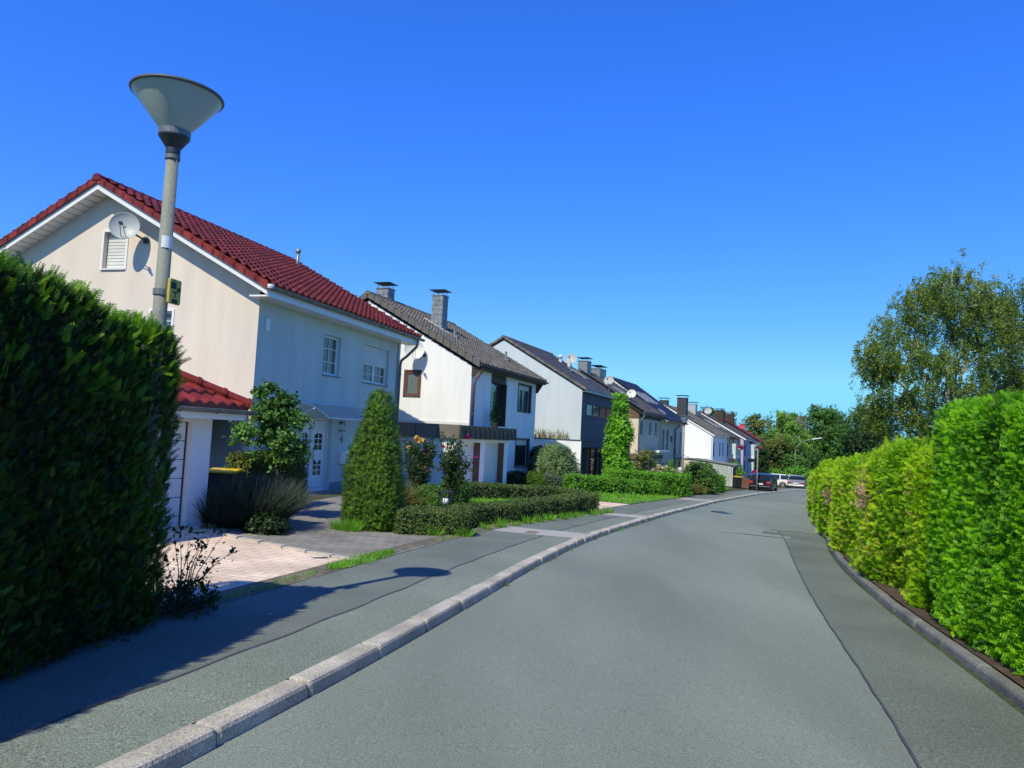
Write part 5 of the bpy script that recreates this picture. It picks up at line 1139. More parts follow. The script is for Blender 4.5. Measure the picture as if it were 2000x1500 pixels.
# clipped olive box hedge behind the fruit tree
rb = RBox([(-5.17, 14.3), (-4.86, 17.4)], .44, 1.22, .06, amp=.02, seed=2, zb=-.22); P, D = rb.sample(6500, faces=(1, .4, 1, 1.2, .4))
tag(foliage('hedge', P - D * RNG.uniform(0, .05, (len(P), 1)), D + UPV * .3, LV3, .055, 'square', core=rb.core(.06)), 'square clipped olive hedge block behind the young fruit tree', 'hedge')
# lavender
def spikes(name, label, c, r, h, n, leaf, cat='shrub', hw=.022, jit=.10, bend=.25, spread=.9):
    a = RNG.uniform(0, 6.283, n); q = np.sqrt(RNG.random(n)); P = np.stack([c[0] + q * r * .45 * np.cos(a), c[1] + q * r * .45 * np.sin(a), np.full(n, c[2])], 1)
    D = np.stack([np.cos(a) * q * spread, np.sin(a) * q * spread, np.ones(n)], 1)
    return tag(foliage(name, P, D, T_blade(hw, bend), h, leaf, jit=jit, svar=.3), label, cat)
lav = spikes('lavender', 'large grey lavender clump in the shade beside the garage', (-4.3, 12.95, Z(-4.3, 12.95)), .85, .74, 4200, 'lavender', hw=.010)
spikes('lavender', 'smaller grey lavender clump in front of the white garage pillar', (-4.65, 12.55, Z(-4.65, 12.55)), .6, .5, 1300, 'lavender', hw=.014)
ball('shrub', 'low dark leafy plant at the foot of the lavender clump', -3.9, 12.3, .30, .24, LV, .11, 'dark', 500)

def limbs(mb, p0, tips, r0, seed=0, sag=0., seg=7):
    """tapered branches from p0 to each tip"""
    rnd = random.Random(seed); p0 = Vector(p0)
    for tp in tips:
        tp = Vector(tp); n = 5; pts = []; L_ = (tp - p0).length
        for i in range(n + 1):
            t = i / n; q = p0.lerp(tp, t); q.z += L_ * .10 * math.sin(math.pi * t); q += Vector((rnd.uniform(-1, 1), rnd.uniform(-1, 1), rnd.uniform(-.5, .5))) * L_ * .035 * math.sin(math.pi * t)
            pts.append(q)
        mb.tube(pts, [r0 * (1 - .8 * i / n) for i in range(n + 1)], seg, cap=False)
def tree(name, label, base, h_trunk, r_trunk, blobs, n, size, leaf, tm=LV, bark='bark', cat='tree', group=None, lean=(0, 0), up=.25, base_t=.45, clump=.20, droop=0., nlimb=14, seed=1, hollow=.55):
    """trunk with limbs + crown; blobs: [(dx, dy, z, rx, ry, rz)] ellipsoids that make up the crown"""
    t = thing(name, label, cat, tuple(base), 0, group); rg = np.random.default_rng(seed)
    B = np.array(blobs, float); vol = B[:, 3] * B[:, 4] * B[:, 5]; per = max(1, int(n / 55)); k = rg.choice(len(B), per, p=vol ** .67 / (vol ** .67).sum())
    d = rg.normal(0, 1, (per, 3)); d /= np.linalg.norm(d, axis=1, keepdims=True); rad = (hollow + (1 - hollow) * rg.random(per))[:, None]
    C_ = B[k, :3] + d * rad * B[k, 3:]                                                          # clump centres
    cs = rg.integers(0, per, n); sp = (B[k, 3:].mean(1) * clump)[cs][:, None]
    off = rg.normal(0, 1, (n, 3)) * sp * np.array([1, 1, .7]); P = C_[cs] + off; P[:, 2] -= droop * rg.random(n) * sp[:, 0] * 3
    out = d[cs] * .8 + off / (sp + 1e-6) * .25; D = out + UPV * up; D[:, 2] -= droop
    tt = np.clip(base_t + rg.normal(0, .22, per)[cs] + rg.normal(0, .15, n), 0, 1)
    foliage('crown', P, D, tm, size, leaf, t, tint=tt, jit=.5, svar=.4)
    mb = MB(); top = Vector((B[:, 0].mean() + lean[0], B[:, 1].mean() + lean[1], B[:, 2].max()))
    mb.tube([(0, 0, -.2), (top.x * .1, top.y * .1, h_trunk * .5), (top.x * .3, top.y * .3, h_trunk), (top.x * .8, top.y * .8, h_trunk + (top.z - h_trunk) * .6), tuple(top)], [r_trunk * 1.25, r_trunk, r_trunk * .85, r_trunk * .4, r_trunk * .08], 9)
    idx = rg.choice(per, min(per, nlimb), replace=False)
    for j, i in enumerate(idx):
        hz = h_trunk + (min(C_[i, 2], top.z) - h_trunk) * rg.uniform(.1, .55); f_ = max(0, (hz - h_trunk) / max(.1, top.z - h_trunk)); st_ = Vector((top.x * (.3 + .5 * f_), top.y * (.3 + .5 * f_), max(hz, h_trunk * .8)))
        limbs(mb, st_, [C_[i]], r_trunk * .42 * (1 - .5 * f_), j)
    mb.build('trunk', bark, t, smooth=True); return t
tree('fruit_tree', 'young fruit tree with glossy leaves on a thin trunk in front of the cream house', (-4.42, 14.4, Z(-4.42, 14.4)), .75, .035,
     [(0, 0, 1.55, .50, .48, .42), (.15, .1, 1.32, .42, .42, .30), (-.32, 0, 1.72, .38, .38, .40), (.04, 0, 2.0, .30, .30, .36), (.38, .1, 1.62, .28, .3, .28), (.05, 0, 1.08, .26, .28, .22), (-.3, 0, 2.15, .12, .12, .3), (.0, 0, 2.3, .1, .1, .22)], 1800, .145, 'apple', LV, nlimb=16, clump=.28, hollow=.3, seed=4, up=.45)
# low dark hedge blocks in front of house 2's garden
def low_hedge(label, path, W, H, n, leaf='privet', size=.05, amp=.035, seed=0, faces=(1, 1, 1.2, 1, 1), tm=LV3, base=.45, name='hedge', r=.09, Hf=None):
    rb = RBox(path, W, H, r, amp=amp, seed=seed, f=4, Hf=Hf); P, D = rb.sample(n, faces=faces)
    return tag(foliage(name, P - D * RNG.uniform(0, .06, (n, 1)), D + UPV * .35, tm, size, leaf, core=rb.core(.07, .3), base=base, jit=.5), label, 'hedge')
low_hedge('short block of low hedge nearest the pavement, beside the yew cone', [(-2.05, 13.95), (-.72, 14.45)], .60, .45, 5200, seed=21)
low_hedge('long low hedge running along the pavement in front of the small lawn', [(-1.05, 15.95), (.2, 18.2), (1.4, 20.6), (2.62, 23.2)], .60, .46, 9500, seed=22, size=.055, Hf=lambda t: .82 + .40 * t)
low_hedge('low hedge along the back of the small lawn, in front of the garage doors', [(-1.55, 23.6), (-.1, 25.4), (1.9, 26.9), (2.75, 26.0)], .55, .46, 5000, seed=23, size=.065)
for i, (x, y, n) in enumerate(((-1.3, 13.95, 160), (-.75, 14.15, 120))):
    spikes('grass_tuft', ('bright grass tuft at the foot of the short hedge block', 'bright weeds at the street end of the short hedge block')[i], (x, y, Z(x, y)), .3, .2, n, 'grass', 'grass', hw=.03, spread=.9)
spikes('grass_tuft', 'bright green grass tuft at the foot of the yew cone', (-2.85, 13.62, Z(-2.85, 13.62)), .55, .20, 420, 'grass', 'grass', hw=.03, spread=.7)
for i in range(12):
    t_ = i / 11; x, y = np.interp(t_, [0, .5, 1], [-.62, 1.1, 2.9]), np.interp(t_, [0, .5, 1], [15.75, 19.3, 23.0]); x += RNG.uniform(-.06, .06)
    tag(spikes('grass_tuft', None, (x + .22, y - .1, Z(x, y)), .22, RNG.uniform(.12, .22), 90, 'grass', None, hw=.03, spread=.8), 'small grass tuft at the foot of the long low hedge', 'grass', 'grass tufts below the low hedge')
ball('box_ball', 'clipped box ball to the left of the garden lantern', -1.92, 18.7, .42, .62, LV3, .055, 'box', 2600)
ball('box_ball', 'clipped box ball behind the lantern, in front of the white garage doors', -1.5, 21.9, .44, .74, LV3, .06, 'box', 2200)
spikes('dry_grass', 'tan ornamental grass clump between yew cone and rose bushes', (-2.62, 18.2, Z(-2.62, 18.2)), .42, .58, 700, 'drygrass', hw=.018, bend=.6)
ball('shrub', 'brownish green low shrub under the dry ornamental grass', -2.65, 17.7, .28, .34, LV3, .07, 'square', 500)
# garden lantern
lx, ly = -1.38, 17.1; t = thing('garden_lantern', 'small square glass garden lantern on a post between the box balls', 'lantern', (lx, ly, Z(lx, ly)), .35)
mb = MB(); mb.tube([(0, 0, -.1), (0, 0, .22)], .03, 8); mb.build('post', 'zinc', t)
mb = MB(); mb.box((-.13, -.13, .62), (.13, .13, .65)); mb.box((-.12, -.12, .22), (.12, .12, .245)); [mb.box((a - .008, b - .008, .245), (a + .008, b + .008, .62)) for a in (-.105, .105) for b in (-.105, .105)]; mb.build('lantern_frame', 'lampdark', t)
mb = MB(); mb.lathe([(0, .34), (.06, .36), (.075, .42), (.06, .48), (0, .5)], 14); mb.build('globe', 'pvc', t, smooth=True)
# roses
def rose(label, x, y, h, w_, n, blooms, seed):
    t = thing('rose_bush', label, 'rose', (x, y, Z(x, y))); rg = np.random.default_rng(seed); tips = []
    for i in range(16): a = rg.uniform(0, 6.28); q = rg.uniform(.3, 1); tips.append((math.cos(a) * w_ * .5 * q, math.sin(a) * w_ * .5 * q, h * rg.uniform(.6, 1.05)))
    mb = MB(); limbs(mb, (0, 0, 0), tips, .014, seed, seg=5); mb.build('stems', 'bark', t)
    T_ = np.array(tips); i = rg.integers(0, 16, n); f_ = rg.random(n) ** .7 * .9 + .1; P = T_[i] * f_[:, None]; P[:, 2] += .10 * np.linalg.norm(T_[i], axis=1) * np.sin(np.pi * f_)
    P += rg.normal(0, .075, (n, 3)); foliage('foliage', P, rg.normal(0, 1, (n, 3)) + UPV * .3, LV, .115, 'rose', t, jit=.5)
    for (dx, dz, lf, r) in blooms:
        pp = np.array([[dx, -.12, dz]]); V = []
        Pn = np.repeat(pp, 26, 0); Dn = rg.normal(0, 1, (26, 3)) + np.array([0, -.3, .5])
        foliage('bloom', Pn, Dn, T_leaves(1, 1, .5), r, lf, t, jit=.1, svar=.2)
rose('rose bush with apricot and magenta blooms beside the yew cone', -2.32, 19.6, 1.75, 1.2, 1100, [(-.08, 1.75, 'yellowp', .10), (.02, 1.72, 'yellowp', .09), (-.3, 1.52, 'yellowp', .06), (.22, 1.35, 'pinkp', .065), (.12, 1.05, 'pinkp', .075), (.25, .95, 'pinkp', .075), (.15, 1.5, 'pinkp', .05)], 3)
rose('taller sparse rose bush with red and magenta blooms against the white garage wall', -1.45, 20.0, 1.95, .95, 800, [(-.3, 1.62, 'redp', .06), (.36, 1.92, 'pinkp', .075), (.60, 1.42, 'pinkp', .06), (.15, 1.28, 'redp', .06), (-.1, 1.6, 'redp', .045)], 5)
# shrubs beside the houses further on
ball('box_ball', 'yellow green clipped ball shrub beside the white house corner', 1.25, 33.9, .46, .74, LV3, .075, 'yew', 1500)
ball('shrub', 'grey green rounded cushion shrub next to the yellow green ball', 2.05, 35.0, .55, .68, LV3, .08, 'greyball', 1500)
ball('shrub', 'loose silvery willow bush in front of the pale grey annex wall', 2.35, 36.2, .86, 1.85, T_leaves(8, .45, .05, .7, 5), .34, 'willow', 1900, amp=.16, up=1.0)
ball('shrub', 'dark narrow bush in the shade beside the silvery willow bush', 1.6, 38.2, .62, 1.8, LV, .2, 'dark', 1200, amp=.1, up=.6)
ball('shrub', 'low dark shrub under the ground floor window of the white house', .35, 34.3, .6, .55, LV, .14, 'dark', 500)
low_hedge('low leafy green hedge in front of the dark entrance', [(2.7, 33.4), (5.2, 35.0), (7.4, 37.3)], .8, .70, 4200, 'bright', .10, .08, 31, base=.35, r=.2)
low_hedge('taller clipped bright green hedge between the lawn and the lamp', [(4.9, 35.9), (6.9, 37.2), (8.1, 38.1), (9.25, 39.2)], .95, 1.08, 7500, 'bright', .095, .05, 32, r=.12)
pf = [(.35, .0), (.68, .3), (.70, 1.2), (.46, 1.5), (.55, 2.0), (.58, 2.9), (.42, 3.9), (.22, 4.7), (.08, 5.1), (.01, 5.25)]
cx, cy = 6.05, 41.5; P, D = revolve(pf, 3200, (cx, cy, Z(cx, cy)), amp=.20, f=2.2, seed=9)
t = thing('columnar_tree', 'narrow bright green column tree with star shaped leaves before the dark entrance', 'tree', (cx, cy, Z(cx, cy)))
o = foliage('crown', P - np.array([cx, cy, Z(cx, cy)]) - D * RNG.uniform(0, .25, (len(P), 1)), D * .7 + UPV * -.1, LVB, .24, 'bright', t, base=.55, core=lathe_core(pf, (0, 0, 0), .6)); mb = MB(); mb.tube([(0, 0, -.2), (0, 0, 2.5), (0, 0, 4.8)], [.09, .06, .01], 8); mb.build('trunk', 'bark', t)
t = tree('shrub', 'sparse pale leaved bush in front of the brown porch roof', (8.7, 48.5, Z(8.7, 48.5)), .5, .04, [(0, 0, 1.5, .9, .8, .6), (.7, 0, 1.7, .6, .6, .45), (-.6, 0, 1.1, .7, .7, .5)], 800, .2, 'yellowing', cat='shrub', base_t=.2, clump=.3, nlimb=10)
t = thing('hydrangea', 'hydrangea with cream flower heads behind the clipped green hedge', 'hydrangea', (8.95, 42.4, Z(8.95, 42.4)))
pf = ball_prof(.85, 1.3); P, D = revolve(pf, 700, (0, 0, 0)); foliage('foliage', P, D, LV, .17, 'box', t, core=lathe_core(pf, (0, 0, 0), .8))
for (dx, dy, z, r) in ((-.75, -.2, 1.22, .16), (-.45, -.3, 1.42, .17), (-.2, -.2, 1.36, .15), (.05, -.2, 1.4, .17), (.3, -.3, 1.22, .18), (.55, -.2, 1.2, .17), (.8, -.1, 1.16, .15), (-.5, -.4, 1.15, .16), (-.05, -.5, 1.12, .14), (.62, -.4, 1.06, .15)):
    Pn = np.array([[dx, dy, z]]) + RNG.normal(0, r * .33, (60, 3)); foliage('flower_head', Pn, RNG.normal(0, 1, (60, 3)) + UPV * .3, LV1, r * .55, 'cream', t, jit=.3)
ball('conifer', 'small bright green pointed conifer among the cream hydrangea heads', 9.35, 42.9, .28, 1.75, ND, .2, 'cypress', 350)
ball('shrub', 'rounded dark green bush behind the street lamp and clipped hedge', 11.4, 44.5, 1.0, 1.75, LV3, .16, 'box', 1800, amp=.15, up=.6)
low_hedge('second clipped hedge block beyond the lamp, beside the shed lawn', [(10.9, 44.7), (12.3, 46.6), (13.75, 48.9)], 1.0, 1.05, 4500, 'bright', .10, .05, 33, base=.3, r=.12)
spikes('grass_tuft', 'pale green grass clump at the foot of the second hedge block', (10.6, 42.6, Z(10.6, 42.6)), 1.0, .5, 500, 'drygrass', 'grass', hw=.05, spread=.8)
ball('shrub', 'dark green climber between the shed and the wheelie bin', 21.4, 70.6, .7, 1.9, LV3, .3, 'bright', 350, base=.2)

# weeds and tufts at the kerbs
for (y0, y1, wd, n_, h_, lb) in ((8.9, 10.75, .26, 1500, .07, 'bright grass strip between the pink driveway and the pavement'), (6.4, 8.6, .16, 420, .05, 'thin shaded grass in the joint between driveway and pavement'), (12.4, 14.2, .14, 260, .05, 'sparse grass in the joint below the grey garden path')):
    t_ = RNG.random(n_); o_ = RNG.normal(0, 1, n_) * wd * .35 * np.sin(np.pi * t_) ** .5; P = np.array([(*lk(s_at_y(y0) + a * (s_at_y(y1) - s_at_y(y0)), WALK - .10 + b), 0) for a, b in zip(t_, o_)]); P[:, 2] = [Z(q[0], q[1]) + .01 for q in P]
    tag(foliage('grass_tuft', P, np.tile(UPV, (n_, 1)), T_blade(.05, .4), h_, 'grass', jit=.5, svar=.4), lb, 'grass')
for i in range(26):
    y = RNG.uniform(9.5, 26); x, y2 = lk(s_at_y(y), .03); tag(spikes('weed', None, (x, y2, gz(x, y2)), .07, .07, 22, 'drygrass' if i % 3 else 'grass', None, hw=.035, spread=1.2), 'tiny weed tuft growing at the foot of the left kerb', 'weed', 'weeds along the left kerb')
for i in range(16):
    y = 3.2 + 6.2 * RNG.random(); x, y2 = lk(s_at_y(y), ROADW + .22 + .2 * RNG.random()); P = np.tile([x, y2, Z(x, y2)], (14, 1)) + RNG.normal(0, .035, (14, 3)) * [1, 1, .2]
    tag(foliage('weed', P, np.tile(UPV, (14, 1)) + RNG.normal(0, .6, (14, 3)) * [1, 1, 0], LV3, .11, 'bright' if i % 4 else 'golden', jit=.3), 'small leafy weed in the soil strip along the right kerb', 'weed', 'weeds along the right kerb')
t = thing('wild_plant', 'dark thistle like wild plant at the foot of the left hedge', 'weed', (-2.85, 6.75, Z(-2.85, 6.75)))
rg = np.random.default_rng(2); tips = [(rg.uniform(-.2, .5), rg.uniform(-.25, .3), rg.uniform(.35, .8)) for _ in range(13)]; mb = MB(); limbs(mb, (0, 0, 0), tips, .007, 2, seg=5); mb.build('stems', 'bark', t)
T_ = np.array(tips); i = rg.integers(0, 13, 260); f_ = rg.random(260); P = T_[i] * f_[:, None] + rg.normal(0, .025, (260, 3)); foliage('foliage', P, rg.normal(0, 1, (260, 3)) + UPV * .6, LV1, .04, 'dark', t); P = np.repeat(T_, 8, 0) + rg.normal(0, .015, (104, 3)); foliage('seed_heads', P, np.tile(UPV, (104, 1)), LV1, .05, 'dark', t, jit=.4)
P = RNG.uniform(0, 1, (500, 1)); a = RNG.uniform(0, 6.28, 500); q = RNG.random(500) ** .5 * .42; P = np.stack([-2.95 + q * np.cos(a), 6.75 + q * np.sin(a), [Z(-2.95, 6.75)] * 500 + RNG.random(500) * .28 * (1 - q)], 1)
tag(foliage('shrub', P, np.tile(UPV, (500, 1)), LV3, .06, 'dark', jit=.8), 'low dark undergrowth at the end of the left hedge', 'shrub')
# lawn blades (stuff)
def blades(pts, n, h, label, leaf='grass'):
    A, B, C_, D_ = [np.array(p) for p in pts]; a, b = RNG.random((n, 1)), RNG.random((n, 1)); P2 = (A * (1 - a) + B * a) * (1 - b) + (D_ * (1 - a) + C_ * a) * b
    zz = np.array([Z(x, y) for x, y in P2[:: max(1, n // 400)]]); P = np.column_stack([P2, [0.] * n])
    k = np.linalg.lstsq(np.column_stack([P2[:: max(1, n // 400)], np.ones(len(zz))]), zz, rcond=None)[0]; P[:, 2] = P2 @ k[:2] + k[2]
    tag(foliage('lawn_grass', P, np.tile(UPV, (n, 1)), T_blade(.09, .4), h, leaf, jit=.45, svar=.5), label, None, kind='stuff')
blades([(-1.2, 15.7), (2.35, 22.7), (1.6, 27.6), (-2.4, 23.0)], 9000, .09, 'short grass of the small hedged lawn')
blades([(4.75, 28.5), (8.7, 37.3), (3.0, 36.0), (-1.2, 30.6)], 9000, .12, 'short grass of the open lawn before the leafy hedge')
blades([(13.6, 49.6), (17.4, 58.0), (14.0, 59.0), (11.5, 52.0)], 2500, .16, 'short grass in front of the weathered shed')

# ------------------------------------------------------------------ far trees
def bg_tree(label, x, y, top, blobs, n, size, leaf, seed, r=.22, ht=1.5, q=1., **k):
    x, y = x * q, y * q; blobs = [(a * q, b * q, 1.65 + (c - 1.65) * q, d * q, e * q, f_ * q) for a, b, c, d, e, f_ in blobs]; size *= q; z = gz(x, y) + .1; return tree('tree', label, (x, y, z), ht, r, [(a, b, c - z, d, e, f_) for a, b, c, d, e, f_ in blobs], n, size, leaf, group=None, seed=seed, **k)
bg_tree('pale yellowing tree beyond the red roof', 39.8, 120, 6.9, [(0, 0, 4.6, 2.2, 2, 2.2), (-1.3, 0, 2.6, 1.8, 1.8, 2.2), (.9, 0, 2, 2.2, 2, 2.4), (.2, 0, 6.0, 1.3, 1.2, 1.0)], 3000, .42, 'yellowing', 41, base_t=.5)
bg_tree('bright green maple at the bend, between yellowing tree and big dark oak', 40.6, 110, 7.1, [(0, 0, 4.4, 2.4, 2.2, 2.6), (1.5, 0, 2.4, 2.2, 2, 2.4), (-1.2, -.5, 1.6, 2.2, 2, 2.4), (.3, 0, 6.2, 1.4, 1.4, 1.0)], 3600, .42, 'maple', 42, q=1.06, base_t=.4)
bg_tree('yellow brown low tree in front of the maple, beside the red roofed house', 36.6, 104, 2.9, [(0, 0, .8, 2.6, 2, 2.2), (1.2, 0, 2.0, 1.6, 1.5, 1.4), (-.8, 0, 2.1, 1.4, 1.4, 1.2)], 2200, .38, 'yellowing', 43, q=1.09, base_t=.55)
bg_tree('broad dark green oak crown behind the curved street lamp', 43.4, 104, 7.6, [(0, 0, 4.2, 3.4, 3, 3.2), (-1.8, 0, 2.2, 2.4, 2.4, 2.8), (2.2, 0, 2.6, 2.6, 2.4, 3.0), (.4, 0, 6.4, 1.8, 1.6, 1.2), (0, 0, 0, 3.6, 3, 2.6)], 6500, .45, 'oak', 44, q=1.17)
bg_tree('dark green tree between the oak and the tall birch', 47.6, 101, 7.0, [(0, 0, 4.0, 2.6, 2.6, 3.2), (.5, 0, 6.4, 1.2, 1.2, 1.2), (-1, 0, 1, 2.8, 2.6, 2.8)], 3800, .42, 'oak', 45, q=1.15)
bg_tree('dark layered tree at the left foot of the tall birch', 40.9, 84, 6.9, [(0, 0, 4.0, 2.2, 2.2, 2.6), (-1.2, 0, 1.4, 2.3, 2.2, 2.2), (1.4, 0, 1.8, 2.4, 2.2, 2.4), (.2, 0, 5.9, 1.2, 1.2, 1.0), (-2.0, 0, 3.2, 1.2, 1.2, .8)], 5200, .34, 'dark', 46, base_t=.65)
bg_tree('small round dark tree with a bare trunk behind the parked cars', 33.8, 88.3, 2.4, [(0, 0, .5, 3.0, 2.4, 1.7), (-1.4, 0, -.2, 1.7, 1.6, 1.3), (1.5, 0, -.1, 1.8, 1.6, 1.4)], 4200, .30, 'oak', 47, q=1.3, ht=1.3, r=.14, base_t=.4)
bg_tree('dark tree behind the golden hedge, right of the layered tree', 47.6, 80, 6.0, [(0, 0, 3.2, 3.0, 2.4, 3.0), (2.4, 0, 2.4, 2.6, 2.2, 2.6), (0, 0, 0, 3.2, 2.6, 2.2)], 4200, .34, 'oak', 48)
bg_tree('olive bush tree below the birch crown, behind the golden hedge', 30.6, 54, 3.2, [(0, 0, 1.2, 2.8, 2, 2.2), (-2.2, 0, .6, 1.8, 1.6, 2.0), (2.6, 0, 1.4, 2.2, 1.8, 2.4)], 4200, .24, 'birch', 49, base_t=.25)
bg_tree('dark bush tree at the right under the birch', 37, 54.5, 4.6, [(0, 0, 2.0, 2.8, 2.2, 2.6), (3, 0, 2.4, 2.6, 2.2, 2.6)], 2600, .26, 'oak', 50)
bg_tree('dark evergreen right of the end house', 31.4, 92.3, 1.5, [(0, 0, -.6, .9, .9, 1.6), (.2, 0, .6, .6, .6, .9)], 1500, .26, 'dark', 51, ht=.8, r=.1, base_t=.5)
bg_tree('yellow green tree top beyond the wine red roof', 36.6, 128, 7.4, [(0, 0, 5.6, 1.9, 1.6, 1.9), (-2.9, 0, 5.2, 1.6, 1.5, 1.7)], 1500, .42, 'yellowing', 52, base_t=.25)
bg_tree('dark green tree top behind the white chimney', 25.5, 97, 6.2, [(0, 0, 5.0, 1.2, 1.2, 1.3)], 500, .3, 'oak', 53)
for i, (x, y, w_, h) in enumerate(((37.5, 92.5, 2.0, 1.5), (41.5, 96, 2.6, 1.9), (34.3, 96.5, 2.2, 1.4), (46, 98, 3, 2.4), (38.5, 99, 3.0, 2.0))):
    ball('shrub', ('bright low shrub behind the silver car', 'bright green shrub at the far end of the golden hedge', 'leafy shrub over the grey board fence', 'tall green shrub behind the distant lamp', 'wide leafy shrub under the oak')[i], x, y, w_ * .6, h, LV3, .34, 'bright', 700, base=.25, amp=.25)
# far wood that closes the view
P = []; n_ = 26000
x = RNG.uniform(-60, 230, n_); y = 165 + .12 * x + RNG.uniform(-7, 7, n_); hmax = 5.2 + 1.6 * np.sin(x * .21) + 1.1 * np.sin(x * .53 + 1) + .8 * np.sin(x * 1.3); z = -4.4 + (hmax) * RNG.random(n_) ** .75
P = np.column_stack([x, y, z]); tag(foliage('far_woods', P, RNG.normal(0, 1, (n_, 3)) + UPV * .4, LV3, 1.0, 'oak'), 'dark far-off wood that closes the view', None, kind='stuff')
def roof_far(label, x, y, z0, w_, d_, h, rz, mt='greytile'):
    t = thing('distant_house', label, 'house', (x, y, gz(x, y)), rz); b = gz(x, y)
    mb = MB(); mb.box((-w_ / 2, -d_ / 2, -.5), (w_ / 2, d_ / 2, z0 - b)); mb.build('wall', 'pale', t)
    mb = MB(); tile_sheet(mb, -w_ / 2 - .3, w_ / 2 + .3, -d_ / 2 - .4, z0 - b, 0, z0 + h - b, .6, .5, .05, .05, 3); tile_sheet(mb, -w_ / 2 - .3, w_ / 2 + .3, d_ / 2 + .4, z0 - b, 0, z0 + h - b, .6, .5, .05, .05, 3); mb.build('roof', mt, t)
roof_far('far house with a brown tiled roof showing between the tree tops', 57, 151, 5.2, 5, 8, 3.2, -.3)
roof_far('far house roof edge just above the wine red roof', 40.2, 150, 5.4, 6, 8, 2.9, -.2, 'slateroof')

# ------------------------------------------------------------------ birches
def birch(label, x, y, blobs, n, seed, stems):
    z = Z(x, y); t = thing('birch_tree', label, 'tree', (x, y, z), 0); rg = np.random.default_rng(seed); B = np.array([(a, b, c - z, d, e, f_) for a, b, c, d, e, f_ in blobs], float)
    vol = (B[:, 3] * B[:, 4] * B[:, 5]) ** .8; per = 210; k = rg.choice(len(B), per, p=vol / vol.sum()); d = rg.normal(0, 1, (per, 3)); d /= np.linalg.norm(d, axis=1, keepdims=True)
    C_ = B[k, :3] + d * (.35 + .65 * rg.random((per, 1)) ** .6) * B[k, 3:]
    # hanging strands of small leaves below every clump
    ns = 9; S = np.repeat(C_, ns, 0) + rg.normal(0, .33, (per * ns, 3)); L_ = rg.uniform(.35, 1.05, per * ns); az = rg.uniform(0, 6.28, per * ns)
    m_ = n // (per * ns); T_ = rg.random((per * ns, m_)) ** .8; P = S[:, None, :] + np.stack([np.cos(az)[:, None] * .28 * np.sqrt(T_), np.sin(az)[:, None] * .28 * np.sqrt(T_), -(T_ ** 1.6) * L_[:, None]], 2)
    P = P.reshape(-1, 3) + rg.normal(0, .05, (per * ns * m_, 3)); D = rg.normal(0, 1, P.shape) + np.array([0, 0, -.7])
    tt = np.clip(.38 + rg.normal(0, .16, per)[np.repeat(np.arange(per), ns * m_)] + rg.normal(0, .2, len(P)), 0, 1)
    foliage('crown', P, D, LV3, .15, 'birch', t, tint=tt, jit=.3, svar=.4)
    mb = MB(); nodes = []
    for (dx, dy, tx, ty, tz, r) in stems:
        pts = [Vector((dx * q + (tx - dx) * q ** 1.4, dy * q + (ty - dy) * q ** 1.4, (tz - z) * q)) + Vector((math.sin(q * 9 + dx) * .12, math.cos(q * 8 + dx) * .12, 0)) for q in [i / 10 for i in range(11)]]
        mb.tube(pts, [r * (1 - .88 * i / 10) for i in range(11)], 9); nodes += pts[2:10]
    mb.build('trunk', 'birchbark', t, smooth=True)
    mb = MB()
    for i in range(per):
        c_ = Vector(C_[i]); below = [p for p in nodes if p.z < c_.z + .2] or nodes; st_ = min(below, key=lambda p: (p - c_).length + .5 * abs(c_.z - p.z - 1.2)); limbs(mb, st_, [c_], .018 + .012 * min(3, (c_ - st_).length), i, seg=5)
    mb.build('branches', 'birchbark', t, smooth=True)
q = .0275
birch('tall birch with pale trunks and hanging twigs behind the right hedge', 23.6, 40.2,
      [(.35, 0, 10.6, 2.3, 2.2, 1.8), (-1.7, .2, 9.9, 1.6, 1.6, 1.4), (-2.4, .2, 8.6, 1.5, 1.6, 1.3), (-3.6, 0, 7.1, 1.4, 1.6, 1.5), (-1.9, -.3, 6.2, 2.0, 2.2, 1.8), (.4, 0, 7.8, 2.2, 2.4, 2.1), (-4.1, 0, 4.9, 1.0, 1.3, 1.2), (-2.3, .4, 4.0, 1.9, 2.0, 1.5), (.2, 0, 4.6, 2.4, 2.4, 1.8), (-1.0, 0, 2.4, 2.4, 2.2, 1.3), (2.0, .3, 9.4, 1.8, 1.8, 1.8)],
      37000, 61, [(0, 0, .2, .1, 12.0, .17), (.3, .1, 1.9, .3, 11.2, .14), (-.2, 0, -2.2, 0, 9.6, .12), (.1, -.1, -3.4, .2, 7.8, .09), (.2, .1, .9, -.4, 11.0, .10)])
birch('second birch at the right edge, its crown merging with the taller one', 28.2, 41.6,
      [(-.8, 0, 10.3, 1.8, 1.8, 1.6), (.6, 0, 9.9, 1.8, 1.8, 1.7), (-.6, 0, 6.6, 2.2, 2.2, 2.0), (.8, 0, 8.0, 2.2, 2.2, 2.4), (1.4, 0, 5.2, 2.4, 2.2, 2.0), (-.8, 0, 4.0, 2.0, 2, 1.5)],
      21000, 62, [(0, 0, -.4, 0, 11.2, .16), (.2, 0, 1.6, .2, 10.4, .13), (-.1, .1, -1.6, .1, 8.4, .09)])

